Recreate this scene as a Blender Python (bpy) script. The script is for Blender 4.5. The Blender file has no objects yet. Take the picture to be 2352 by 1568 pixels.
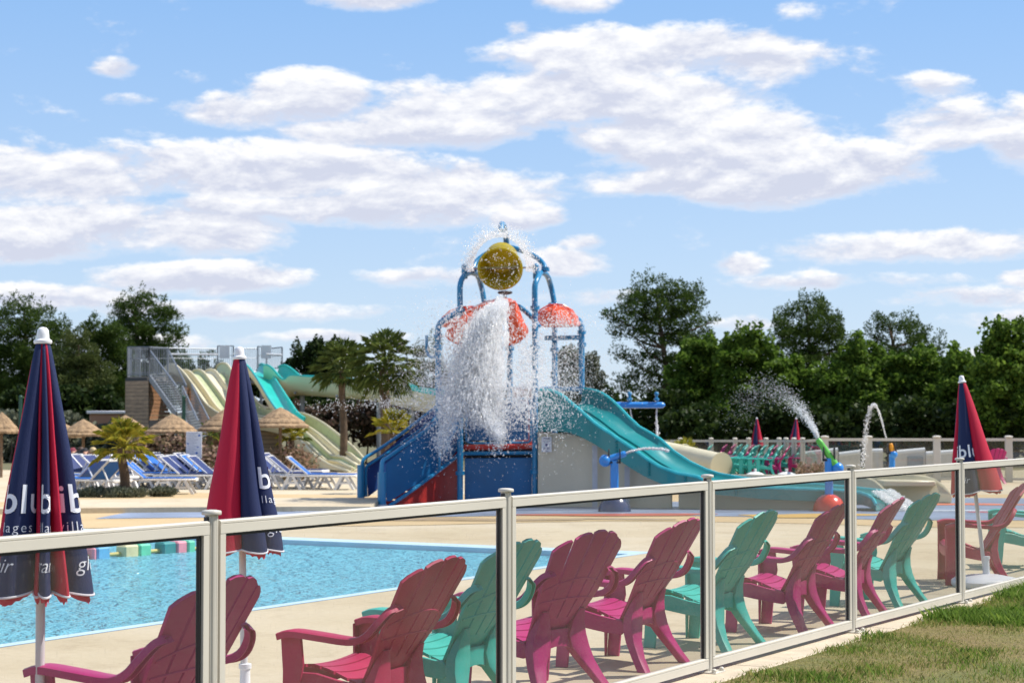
import bpy, bmesh, math, random
import numpy as np
from mathutils import Vector, Matrix, noise
R = math.radians
SC = bpy.context.scene
COL = SC.collection
random.seed(7); rng = np.random.default_rng(7)

# ------------------------------------------------------------------ camera
FP, PX, PY, HZ = 4400.0, 1176.0, 784.0, 945.0      # focal length, centre and horizon, in units of 1/2352 of the frame width
CAMZ = 1.584
PITCH = math.atan((HZ - PY) / FP)
cam_d = bpy.data.cameras.new('camera'); cam = bpy.data.objects.new('camera', cam_d); COL.objects.link(cam)
cam_d.sensor_width = 36; cam_d.lens = 36 * FP / 2352
cam_d.clip_start = 0.1; cam_d.clip_end = 3000
cam.location = (0, 0, CAMZ); cam.rotation_euler = (math.pi / 2 + PITCH, 0, 0)
cam_d.dof.use_dof = True; cam_d.dof.focus_distance = 10.5; cam_d.dof.aperture_fstop = 6.5
SC.camera = cam

# ------------------------------------------------------------------ light
SUN_AZ, SUN_EL = R(10), R(54)          # azimuth counted from +X towards +Y
sv = Vector((math.cos(SUN_AZ) * math.cos(SUN_EL), math.sin(SUN_AZ) * math.cos(SUN_EL), math.sin(SUN_EL)))
sun_d = bpy.data.lights.new('sun', 'SUN'); sun_d.energy = 4.9; sun_d.angle = R(0.53); sun_d.color = (1, 0.95, 0.86)
sun = bpy.data.objects.new('sun', sun_d); COL.objects.link(sun)
sun.rotation_euler = sv.to_track_quat('Z', 'Y').to_euler(); sun.location = (30, 10, 40)
SC.view_settings.view_transform = 'Standard'; SC.view_settings.look = 'None'
SC.view_settings.exposure = 0.42; SC.view_settings.gamma = 1.0; SC.view_settings.use_curve_mapping = False
SC.cycles.max_bounces = 10; SC.cycles.diffuse_bounces = 6; SC.cycles.transparent_max_bounces = 96
SC.cycles.caustics_reflective = False; SC.cycles.caustics_refractive = False

def sky_world():
    w = bpy.data.worlds.new('World'); SC.world = w; w.use_nodes = True
    nt = w.node_tree; nt.nodes.clear(); L = nt.links
    def N(t, **k):
        n = nt.nodes.new(t)
        for a, b in k.items(): setattr(n, a, b)
        return n
    def M(op, a, b=None, c=None, clamp=False):
        n = N('ShaderNodeMath', operation=op); n.use_clamp = clamp
        for i, v in enumerate((a, b, c)):
            if v is None: continue
            if isinstance(v, (int, float)): n.inputs[i].default_value = v
            else: L.new(v, n.inputs[i])
        return n.outputs[0]
    sky = N('ShaderNodeTexSky', sky_type='NISHITA'); sky.sun_disc = False
    sky.sun_elevation = SUN_EL; sky.sun_rotation = math.pi / 2 - SUN_AZ
    sky.air_density = 1.0; sky.dust_density = 0.25; sky.ozone_density = 2.2; sky.altitude = 50
    tc = N('ShaderNodeTexCoord'); sep = N('ShaderNodeSeparateXYZ'); L.new(tc.outputs['Generated'], sep.inputs[0])
    x, y, z = sep.outputs
    u = M('ARCTAN2', x, y)                                   # azimuth
    v = M('ARCSINE', z)                                      # elevation
    uv = N('ShaderNodeCombineXYZ'); L.new(M('MULTIPLY', u, 10), uv.inputs[0]); L.new(M('MULTIPLY', v, 24), uv.inputs[1])
    def noise_tex(scale, detail, rough, off, dist=0.0, warp=None):
        mp = N('ShaderNodeMapping'); mp.inputs['Location'].default_value = off; L.new(uv.outputs[0], mp.inputs[0])
        n = N('ShaderNodeTexNoise'); n.inputs['Scale'].default_value = scale; n.inputs['Detail'].default_value = detail
        n.inputs['Roughness'].default_value = rough; n.inputs['Distortion'].default_value = dist
        L.new(mp.outputs[0], n.inputs['Vector']); return n.outputs['Fac']
    n1 = noise_tex(1.35, 12, 0.66, (3.1, 1.7, 0.4), 0.15)
    n1s = noise_tex(1.35, 12, 0.66, (3.1, 1.7 + 0.16, 0.4), 0.15)  # the same field, a little higher: shows which side is open above
    n2 = noise_tex(4.5, 6, 0.6, (9.0, 4.0, 2.0), 0.3)
    # one ellipse per cloud bank: azimuth, elevation and half sizes (in 1/4400 rad), weight
    E = [(1450,125,360,62,1),(1760,140,150,60,1),(1330,225,420,62,1),(1040,285,260,55,.95),(690,225,150,62,1),(540,262,150,42,.9),
         (900,308,260,35,.9),(1835,55,55,40,.45),(1600,330,330,85,1.05),(1800,405,330,80,1.05),(1500,420,200,40,.8),(650,400,370,70,1.05),(1000,430,330,58,1),
         (190,420,280,75,1),(330,525,340,65,1),(80,575,190,42,.95),(850,480,300,50,.95),(2170,300,150,62,.85),(2340,335,110,95,1),
         (2150,215,90,32,.6),(860,8,150,32,.95),(1330,12,110,30,.9),(1190,72,34,22,.6),(275,180,60,26,.62),(430,190,60,26,.5),
         (300,245,80,18,.5),(470,645,250,40,.95),(120,690,230,32,.85),(560,715,330,26,.8),(960,640,170,24,.6),(780,772,180,16,.6),
         (1310,602,100,36,1),(1345,560,60,24,.9),(1210,495,95,30,.9),(2110,572,320,42,1),(1700,608,62,28,.8),(1960,650,270,22,.55),
         (2200,690,200,28,.75),(1350,682,210,24,.6),(2330,650,60,24,.8),(1730,745,110,22,.6),(2290,735,160,24,.55),(530,480,200,30,.9),
         (350,790,300,22,.5),(1050,700,120,20,.4),(2250,820,200,20,.4)]
    num = den = mx = None
    for (ex, ey, a, b, wgt) in E:
        du = M('MULTIPLY_ADD', u, 4400 / a, -(ex - PX) / a)
        dv = M('MULTIPLY_ADD', v, 4400 / b, -(HZ - ey) / b)
        r2 = M('ADD', M('MULTIPLY', du, du), M('MULTIPLY', dv, dv))
        q = M('MULTIPLY_ADD', r2, -0.62 * wgt, wgt * 1.0, clamp=True)
        hq = M('MULTIPLY', q, dv)
        num = hq if num is None else M('ADD', num, hq)
        den = q if den is None else M('ADD', den, q)
        mx = q if mx is None else M('MAXIMUM', mx, q)
    height = M('DIVIDE', num, M('ADD', den, 0.05))           # -1 base of the bank ... +1 top
    # beyond the field of these banks the sky goes on with free clouds of the same kind
    far = M('ADD', M('GREATER_THAN', M('ABSOLUTE', u), 0.285), M('GREATER_THAN', v, 0.235), clamp=True)
    farm = noise_tex(0.32, 3, 0.5, (1, 2, 5))
    mask = M('MAXIMUM', mx, M('MULTIPLY', far, M('MULTIPLY_ADD', farm, 5.0, -2.35, clamp=True)))
    dens = M('ADD', M('MULTIPLY_ADD', mask, 1.08, -0.31), M('MULTIPLY_ADD', n1, 2.7, -1.33))
    dens = M('ADD', dens, M('MULTIPLY_ADD', n2, 0.8, -0.38))
    edge = N('ShaderNodeMapRange', interpolation_type='SMOOTHSTEP'); L.new(dens, edge.inputs[0])
    edge.inputs[1].default_value = -0.10; edge.inputs[2].default_value = 0.55
    L.new(M('MULTIPLY_ADD', height, -0.17, 0.50), edge.inputs[2])      # crisp tops, soft bases
    alpha = M('MULTIPLY', edge.outputs[0], 0.97)
    # lit tops, grey-lilac bases
    lit = M('ADD', M('MULTIPLY', M('SUBTRACT', n1, n1s), 5.0), M('MULTIPLY_ADD', height, 0.62, 0.40))
    lit = M('ADD', lit, M('MULTIPLY_ADD', n2, 0.6, -0.3), clamp=True)
    thin = M('MULTIPLY_ADD', edge.outputs[0], -1.0, 1.0)
    lit = M('MAXIMUM', lit, M('MULTIPLY', thin, 0.8))
    cc = N('ShaderNodeMix', data_type='RGBA'); L.new(lit, cc.inputs['Factor'])
    cc.inputs['A'].default_value = (5.7, 6.0, 7.15, 1); cc.inputs['B'].default_value = (8.9, 8.9, 9.0, 1)
    # sky: Nishita, a little bluer and brighter as exposed in the picture
    tint = N('ShaderNodeMix', data_type='RGBA', blend_type='MULTIPLY'); tint.inputs['Factor'].default_value = 1
    L.new(sky.outputs[0], tint.inputs['A']); tint.inputs['B'].default_value = (1.0, 1.0, 1.1, 1)
    hz = N('ShaderNodeMapRange'); L.new(v, hz.inputs[0]); hz.inputs[1].default_value = 0.0; hz.inputs[2].default_value = 0.24
    grad = N('ShaderNodeMix', data_type='RGBA'); L.new(hz.outputs[0], grad.inputs['Factor'])
    grad.inputs['A'].default_value = (5.6, 7.0, 8.7, 1); grad.inputs['B'].default_value = (2.35, 4.75, 8.6, 1)
    zen = N('ShaderNodeMapRange'); L.new(v, zen.inputs[0]); zen.inputs[1].default_value = 0.24; zen.inputs[2].default_value = 1.1
    gr2 = N('ShaderNodeMix', data_type='RGBA'); L.new(zen.outputs[0], gr2.inputs['Factor'])
    L.new(grad.outputs['Result'], gr2.inputs['A']); gr2.inputs['B'].default_value = (0.75, 1.7, 4.2, 1)
    sk = N('ShaderNodeMix', data_type='RGBA'); sk.inputs['Factor'].default_value = 0.7
    L.new(tint.outputs['Result'], sk.inputs['A']); L.new(gr2.outputs['Result'], sk.inputs['B'])
    mix = N('ShaderNodeMix', data_type='RGBA'); L.new(alpha, mix.inputs['Factor'])
    L.new(sk.outputs['Result'], mix.inputs['A']); L.new(cc.outputs['Result'], mix.inputs['B'])
    bg = N('ShaderNodeBackground'); bg.inputs[1].default_value = 0.088; L.new(mix.outputs['Result'], bg.inputs[0])
    out = N('ShaderNodeOutputWorld'); L.new(bg.outputs[0], out.inputs[0])
    w.cycles.sampling_method = 'MANUAL'; w.cycles.sample_map_resolution = 512
sky_world()

# ------------------------------------------------------------------ helpers
def sstep(a, b, x):
    t = min(1, max(0, (x - a) / (b - a))); return t * t * (3 - 2 * t)
def gz(y): return -0.30 * sstep(26, 46, y)
def at(x, y, D):                      # point at distance D in the direction surveyed at (x, y)
    dx, dy = (x - PX) / FP, (PY - y) / FP
    d = Vector((dx, math.cos(PITCH) - dy * math.sin(PITCH), math.sin(PITCH) + dy * math.cos(PITCH)))
    return Vector((0, 0, CAMZ)) + d * (D / d.y)
def gnd(x, y):                        # where that direction meets the ground
    D = FP * CAMZ / (y - HZ)
    for _ in range(12): D = FP * (CAMZ - gz(D)) / (y - HZ)
    p = at(x, y, D); p.z = gz(p.y); return p

MATS = {}
def mat(name, color, rough=0.5, metal=0.0, var=0.12, scale=6.0, bump=0.0, bscale=40.0, color2=None, trans=0.0, spec=0.5, coat=0.0, obvar=0.0, stretch=(1,1,1)):
    if name in MATS: return MATS[name]
    m = bpy.data.materials.new(name); m.use_nodes = True; nt = m.node_tree; L = nt.links
    b = nt.nodes['Principled BSDF']; out = nt.nodes['Material Output']
    tc = nt.nodes.new('ShaderNodeTexCoord'); mp = nt.nodes.new('ShaderNodeMapping'); L.new(tc.outputs['Object'], mp.inputs[0])
    mp.inputs['Scale'].default_value = stretch
    n = nt.nodes.new('ShaderNodeTexNoise'); n.inputs['Scale'].default_value = scale; n.inputs['Detail'].default_value = 5; L.new(mp.outputs[0], n.inputs['Vector'])
    mx = nt.nodes.new('ShaderNodeMix'); mx.data_type = 'RGBA'
    rmp = nt.nodes.new('ShaderNodeMapRange'); L.new(n.outputs['Fac'], rmp.inputs[0]); rmp.inputs[1].default_value = 0.3; rmp.inputs[2].default_value = 0.7
    L.new(rmp.outputs[0], mx.inputs['Factor'])
    c2 = color2 or tuple(c * (1 - var) for c in color); c1 = tuple(min(0.95, c * (1 + var * 0.6)) for c in color) if color2 is None else color
    mx.inputs['A'].default_value = (*c2, 1); mx.inputs['B'].default_value = (*c1, 1)
    col = mx.outputs['Result']
    if obvar:
        oi = nt.nodes.new('ShaderNodeObjectInfo'); hs = nt.nodes.new('ShaderNodeHueSaturation'); ml = nt.nodes.new('ShaderNodeMapRange')
        L.new(oi.outputs['Random'], ml.inputs[0]); ml.inputs[3].default_value = 1 - obvar; ml.inputs[4].default_value = 1 + obvar
        L.new(ml.outputs[0], hs.inputs['Value']); L.new(col, hs.inputs['Color']); col = hs.outputs['Color']
    L.new(col, b.inputs['Base Color'])
    b.inputs['Roughness'].default_value = rough; b.inputs['Metallic'].default_value = metal
    b.inputs['Specular IOR Level'].default_value = spec; b.inputs['Coat Weight'].default_value = coat
    rr = nt.nodes.new('ShaderNodeMapRange'); L.new(n.outputs['Fac'], rr.inputs[0]); rr.inputs[3].default_value = max(0.02, rough - 0.08); rr.inputs[4].default_value = min(1, rough + 0.1); L.new(rr.outputs[0], b.inputs['Roughness'])
    if bump:
        n2 = nt.nodes.new('ShaderNodeTexNoise'); n2.inputs['Scale'].default_value = bscale; n2.inputs['Detail'].default_value = 4; L.new(mp.outputs[0], n2.inputs['Vector'])
        bp = nt.nodes.new('ShaderNodeBump'); bp.inputs['Strength'].default_value = bump; bp.inputs['Distance'].default_value = 0.02; L.new(n2.outputs['Fac'], bp.inputs['Height']); L.new(bp.outputs[0], b.inputs['Normal'])
    if trans:
        t = nt.nodes.new('ShaderNodeBsdfTranslucent'); L.new(col, t.inputs[0]); ms = nt.nodes.new('ShaderNodeMixShader'); ms.inputs[0].default_value = trans
        L.new(b.outputs[0], ms.inputs[1]); L.new(t.outputs[0], ms.inputs[2]); L.new(ms.outputs[0], out.inputs[0])
    MATS[name] = m; return m

class MB:
    """collects shapes; build() links them as ONE mesh object"""
    def __init__(s): s.v = []; s.f = []
    def add(s, vs, fs):
        o = len(s.v); s.v += [tuple(v) for v in vs]; s.f += [tuple(i + o for i in f) for f in fs]; return s
    def box(s, c, d, rz=0.0, mtx=None):
        x, y, z = d[0] / 2, d[1] / 2, d[2] / 2
        vs = [Vector((i * x, j * y, k * z)) for i in (-1, 1) for j in (-1, 1) for k in (-1, 1)]
        if rz: vs = [Matrix.Rotation(rz, 3, 'Z') @ v for v in vs]
        if mtx: vs = [mtx @ v for v in vs]
        vs = [v + Vector(c) for v in vs]
        return s.add(vs, [(0, 1, 3, 2), (4, 6, 7, 5), (0, 4, 5, 1), (2, 3, 7, 6), (0, 2, 6, 4), (1, 5, 7, 3)])
    def bar(s, a, b, w, h, up=(0, 0, 1)):      # square bar between two points
        a, b = Vector(a), Vector(b); t = (b - a).normalized(); sd = t.cross(Vector(up))
        if sd.length < 1e-4: sd = t.cross(Vector((1, 0, 0)))
        sd.normalize(); u = sd.cross(t)
        vs = [p + sd * (i * w / 2) + u * (j * h / 2) for p in (a, b) for i, j in ((-1, -1), (1, -1), (1, 1), (-1, 1))]
        return s.add(vs, [(0, 1, 2, 3)[::-1], (4, 5, 6, 7), (0, 1, 5, 4), (1, 2, 6, 5), (2, 3, 7, 6), (3, 0, 4, 7)])
    def tube(s, pts, r, n=10, caps=True):
        pts = [Vector(p) for p in pts]; k = len(pts); rs = r if isinstance(r, (list, tuple)) else [r] * k
        t0 = (pts[1] - pts[0]).normalized(); ref = Vector((0, 0, 1)) if abs(t0.z) < .9 else Vector((1, 0, 0))
        a = t0.cross(ref).normalized(); vs = []; fs = []
        for i, p in enumerate(pts):
            t = (pts[min(i + 1, k - 1)] - pts[max(i - 1, 0)]).normalized()
            a = (a - t * a.dot(t)).normalized(); b = t.cross(a)
            for j in range(n):
                an = 2 * math.pi * j / n; vs.append(p + (a * math.cos(an) + b * math.sin(an)) * rs[i])
        for i in range(k - 1):
            for j in range(n): fs.append((i * n + j, i * n + (j + 1) % n, (i + 1) * n + (j + 1) % n, (i + 1) * n + j))
        if caps: fs.append(tuple(range(n))[::-1]); fs.append(tuple(range((k - 1) * n, k * n)))
        return s.add(vs, fs)
    def lathe(s, prof, c=(0, 0, 0), n=20, mtx=None):
        vs = []; fs = []; c = Vector(c)
        for (r, z) in prof:
            for j in range(n):
                a = 2 * math.pi * j / n; p = Vector((r * math.cos(a), r * math.sin(a), z))
                if mtx: p = mtx @ p
                vs.append(p + c)
        for i in range(len(prof) - 1):
            for j in range(n): fs.append((i * n + j, i * n + (j + 1) % n, (i + 1) * n + (j + 1) % n, (i + 1) * n + j))
        fs.append(tuple(range(n))[::-1]); fs.append(tuple(range((len(prof) - 1) * n, len(prof) * n)))
        return s.add(vs, fs)
    def prism(s, poly, d):                     # planar polygon pushed along vector d
        poly = [Vector(p) for p in poly]; d = Vector(d); n = len(poly)
        vs = poly + [p + d for p in poly]
        return s.add(vs, [tuple(range(n))[::-1], tuple(range(n, 2 * n))] + [(i, (i + 1) % n, (i + 1) % n + n, i + n) for i in range(n)])
    def loft(s, rings, closed=True, caps=True):
        n = len(rings[0]); vs = [p for r in rings for p in r]; fs = []
        for i in range(len(rings) - 1):
            for j in range(n if closed else n - 1):
                fs.append((i * n + j, i * n + (j + 1) % n, (i + 1) * n + (j + 1) % n, (i + 1) * n + j))
        if caps and closed: fs.append(tuple(range(n))[::-1]); fs.append(tuple(range((len(rings) - 1) * n, len(rings) * n)))
        return s.add(vs, fs)
    def ball(s, c, r, n=12, m=8, sz=1.0):
        pr = [(max(1e-4, r * math.sin(math.pi * i / m)), -r * sz * math.cos(math.pi * i / m)) for i in range(m + 1)]
        return s.lathe(pr, c, n)
    def build(s, name, m, parent=None, smooth=True, bevel=0.0, world=False, angle=38):
        off = Vector((0, 0, 0))
        if world and parent is not None:
            q = parent
            while q is not None: off += q.location; q = q.parent
        me = bpy.data.meshes.new(name)
        vs = [tuple(Vector(v) - off) for v in s.v] if world and parent is not None else s.v
        me.from_pydata(vs, [], s.f); me.update()
        bm = bmesh.new(); bm.from_mesh(me); bmesh.ops.recalc_face_normals(bm, faces=bm.faces)
        if bevel:
            es = [e for e in bm.edges if len(e.link_faces) == 2 and e.calc_face_angle(0) > 0.5]
            bmesh.ops.bevel(bm, geom=es, offset=bevel, segments=1, affect='EDGES', clamp_overlap=True)
        bm.to_mesh(me); bm.free()
        if smooth:
            me.shade_smooth()
            bm = bmesh.new(); bm.from_mesh(me)
            for e in bm.edges:
                if len(e.link_faces) == 2 and e.calc_face_angle(0) > R(angle): e.smooth = False
            bm.to_mesh(me); bm.free()
        me.materials.append(m)
        o = bpy.data.objects.new(name, me); COL.objects.link(o)
        if parent is not None: o.parent = parent
        return o

def fast_mesh(name, V, F, m, parent=None, off=None, smooth=False):   # numpy arrays, F quads or tris
    if off is not None: V = V - np.array(off)
    me = bpy.data.meshes.new(name); k = F.shape[1]
    me.vertices.add(len(V)); me.vertices.foreach_set('co', V.astype(np.float32).ravel())
    me.loops.add(F.size); me.loops.foreach_set('vertex_index', F.astype(np.int32).ravel())
    me.polygons.add(len(F)); me.polygons.foreach_set('loop_start', np.arange(0, F.size, k, dtype=np.int32))
    if smooth: me.polygons.foreach_set('use_smooth', np.ones(len(F), dtype=bool))
    me.update(calc_edges=True); me.validate()
    me.materials.append(m); o = bpy.data.objects.new(name, me); COL.objects.link(o)
    if parent is not None: o.parent = parent
    return o
def tag(o, label=None, cat=None, group=None, kind=None):
    if label: o['label'] = label
    if cat: o['category'] = cat
    if group: o['group'] = group
    if kind: o['kind'] = kind
    return o
def thing(name, label, cat, loc=(0, 0, 0), rz=0.0, group=None):
    o = bpy.data.objects.new(name, None); COL.objects.link(o); o.location = loc; o.rotation_euler = (0, 0, rz)
    o.empty_display_size = 0.2
    return tag(o, label, cat, group)
KIDS = {}
def dup(root, loc, rz, label, group=None, swap=None, scale=None):
    def cp(o, par):
        c = o.copy(); COL.objects.link(c); c.parent = par
        if swap and c.type == 'MESH' and o.data.materials and o.data.materials[0] in swap:
            key = (o.data.name, swap[o.data.materials[0]].name)
            if key not in KIDS:
                d = o.data.copy(); d.materials[0] = swap[o.data.materials[0]]; KIDS[key] = d
            c.data = KIDS[key]
        for ch in CH.get(o.name, []): cp(ch, c)
        return c
    CH = {}
    for o in bpy.data.objects:
        if o.parent: CH.setdefault(o.parent.name, []).append(o)
    r = cp(root, None); r.location = loc; r.rotation_euler = (0, 0, rz)
    if scale: r.scale = scale
    r['label'] = label
    if group: r['group'] = group
    return r
def rgb(r, g, b): return tuple((c / 255) ** 2.2 for c in (r, g, b))

# ------------------------------------------------------------------ ground, deck, pool
# fence axis u and its normal v, origin on the fence
OU, OV, OO = Vector((0.5, 0.866, 0)), Vector((-0.866, 0.5, 0)), Vector((1.171, 11.61, 0))
def uvp(u, v, z=0.0): p = OO + OU * u + OV * v; return Vector((p.x, p.y, z))
def to_uv(p): d = Vector((p[0], p[1], 0)) - OO; return d.dot(OU), d.dot(OV)
PU0, PU1, PV0, PV1 = -26.0, 8.95, 4.66, 24.0
KV0, KV1 = -0.24, 0.16                                     # concrete kerb under the fence

def ground_mats():
    def base(name):
        m = bpy.data.materials.new(name); m.use_nodes = True; return m, m.node_tree, m.node_tree.nodes['Principled BSDF']
    def ns(nt, sc, det=6, ro=.6, vec=None, dist=0):
        n = nt.nodes.new('ShaderNodeTexNoise'); n.inputs['Scale'].default_value = sc; n.inputs['Detail'].default_value = det; n.inputs['Roughness'].default_value = ro; n.inputs['Distortion'].default_value = dist
        g = nt.nodes.new('ShaderNodeNewGeometry'); nt.links.new(g.outputs['Position'], n.inputs['Vector']) if vec is None else nt.links.new(vec, n.inputs['Vector']); return n
    def ramp(nt, fac, stops):
        r = nt.nodes.new('ShaderNodeValToRGB'); nt.links.new(fac, r.inputs[0]); e = r.color_ramp.elements
        e[0].position, e[0].color = stops[0][0], (*stops[0][1], 1); e[1].position, e[1].color = stops[-1][0], (*stops[-1][1], 1)
        for p, c in stops[1:-1]: q = e.new(p); q.color = (*c, 1)
        return r.outputs[0]
    def mixc(nt, mode, f, a, b):
        x = nt.nodes.new('ShaderNodeMix'); x.data_type = 'RGBA'; x.blend_type = mode
        if isinstance(f, float): x.inputs['Factor'].default_value = f
        else: nt.links.new(f, x.inputs['Factor'])
        for s, c in (('A', a), ('B', b)):
            if isinstance(c, tuple): x.inputs[s].default_value = (*c, 1)
            else: nt.links.new(c, x.inputs[s])
        return x.outputs['Result']
    m, nt, b = base('deck_concrete')
    n = ns(nt, .35, 7, .62); n2 = ns(nt, 14, 5, .7); n3 = ns(nt, 1.6, 6, .7, dist=1.0)
    c = ramp(nt, n.outputs[0], [(.3, (.49, .40, .26)), (.5, (.56, .47, .325)), (.72, (.61, .53, .40))])
    c = mixc(nt, 'MULTIPLY', 1.0, c, ramp(nt, n2.outputs[0], [(.25, (.86, .85, .84)), (.7, (1, 1, 1))]))
    c = mixc(nt, 'MULTIPLY', 1.0, c, ramp(nt, n3.outputs[0], [(.26, (.78, .75, .71)), (.48, (1, 1, 1))]))
    nt.links.new(c, b.inputs['Base Color']); b.inputs['Roughness'].default_value = .8
    bp = nt.nodes.new('ShaderNodeBump'); bp.inputs['Strength'].default_value = .25; bp.inputs['Distance'].default_value = .01; nt.links.new(n2.outputs[0], bp.inputs['Height']); nt.links.new(bp.outputs[0], b.inputs['Normal'])
    m2, nt, b = base('yellow_deck_resin')
    n = ns(nt, .5, 7, .62); n2 = ns(nt, 20, 5, .7)
    c = ramp(nt, n.outputs[0], [(.3, (.50, .36, .18)), (.7, (.60, .45, .25))])
    c = mixc(nt, 'MULTIPLY', 1.0, c, ramp(nt, n2.outputs[0], [(.25, (.82, .8, .78)), (.7, (1, 1, 1))]))
    nt.links.new(c, b.inputs['Base Color']); b.inputs['Roughness'].default_value = .75
    m3, nt, b = base('lawn_soil')
    n = ns(nt, 1.1, 6, .65); n2 = ns(nt, 30, 5, .7)
    c = ramp(nt, n.outputs[0], [(.3, (.24, .17, .07)), (.5, (.21, .18, .06)), (.7, (.12, .15, .035))])
    c = mixc(nt, 'MULTIPLY', 1.0, c, ramp(nt, n2.outputs[0], [(.3, (.55, .55, .5)), (.7, (1.2, 1.2, 1.1))]))
    nt.links.new(c, b.inputs['Base Color']); b.inputs['Roughness'].default_value = .95
    bp = nt.nodes.new('ShaderNodeBump'); bp.inputs['Strength'].default_value = .8; bp.inputs['Distance'].default_value = .04; nt.links.new(n2.outputs[0], bp.inputs['Height']); nt.links.new(bp.outputs[0], b.inputs['Normal'])
    m4, nt, b = base('far_ground')
    n = ns(nt, .3, 6, .65)
    c = ramp(nt, n.outputs[0], [(.3, (.16, .13, .07)), (.7, (.09, .10, .04))])
    nt.links.new(c, b.inputs['Base Color']); b.inputs['Roughness'].default_value = .95
    # water of the pool
    mw = bpy.data.materials.new('pool_water'); mw.use_nodes = True; nt = mw.node_tree; nt.nodes.clear(); L = nt.links
    g = nt.nodes.new('ShaderNodeNewGeometry'); mp = nt.nodes.new('ShaderNodeMapping'); L.new(g.outputs['Position'], mp.inputs[0]); mp.inputs['Scale'].default_value = (1, 0.75, 1); mp.inputs['Rotation'].default_value = (0, 0, .4)
    w1 = ns(nt, 6.5, 3, .55, mp.outputs[0], 1.2); w2 = ns(nt, 19, 2, .5, mp.outputs[0], .6); w3 = ns(nt, 1.6, 2, .5, mp.outputs[0], .5)
    ad = nt.nodes.new('ShaderNodeMath'); ad.operation = 'MULTIPLY_ADD'; L.new(w2.outputs[0], ad.inputs[0]); ad.inputs[1].default_value = .3; L.new(w1.outputs[0], ad.inputs[2])
    ad2 = nt.nodes.new('ShaderNodeMath'); ad2.operation = 'MULTIPLY_ADD'; L.new(w3.outputs[0], ad2.inputs[0]); ad2.inputs[1].default_value = 1.2; L.new(ad.outputs[0], ad2.inputs[2])
    bp = nt.nodes.new('ShaderNodeBump'); bp.inputs['Strength'].default_value = 1.0; bp.inputs['Distance'].default_value = .15; L.new(ad2.outputs[0], bp.inputs['Height'])
    gl = nt.nodes.new('ShaderNodeBsdfGlossy'); gl.inputs['Roughness'].default_value = .06; L.new(bp.outputs[0], gl.inputs['Normal'])
    tr = nt.nodes.new('ShaderNodeBsdfTransparent'); tr.inputs[0].default_value = (.80, .98, 1, 1)
    df = nt.nodes.new('ShaderNodeBsdfDiffuse'); df.inputs[0].default_value = (.27, .78, .98, 1); L.new(bp.outputs[0], df.inputs['Normal'])
    mm = nt.nodes.new('ShaderNodeMixShader'); mm.inputs[0].default_value = .6; L.new(tr.outputs[0], mm.inputs[1]); L.new(df.outputs[0], mm.inputs[2])
    fr = nt.nodes.new('ShaderNodeFresnel'); fr.inputs[0].default_value = 1.33; L.new(bp.outputs[0], fr.inputs['Normal'])
    ms = nt.nodes.new('ShaderNodeMixShader'); L.new(fr.outputs[0], ms.inputs[0]); L.new(mm.outputs[0], ms.inputs[1]); L.new(gl.outputs[0], ms.inputs[2])
    o = nt.nodes.new('ShaderNodeOutputMaterial'); L.new(ms.outputs[0], o.inputs[0])
    return m, m2, m3, m4, mw
M_deck, M_yel, M_soil, M_far, M_water = ground_mats()

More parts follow.
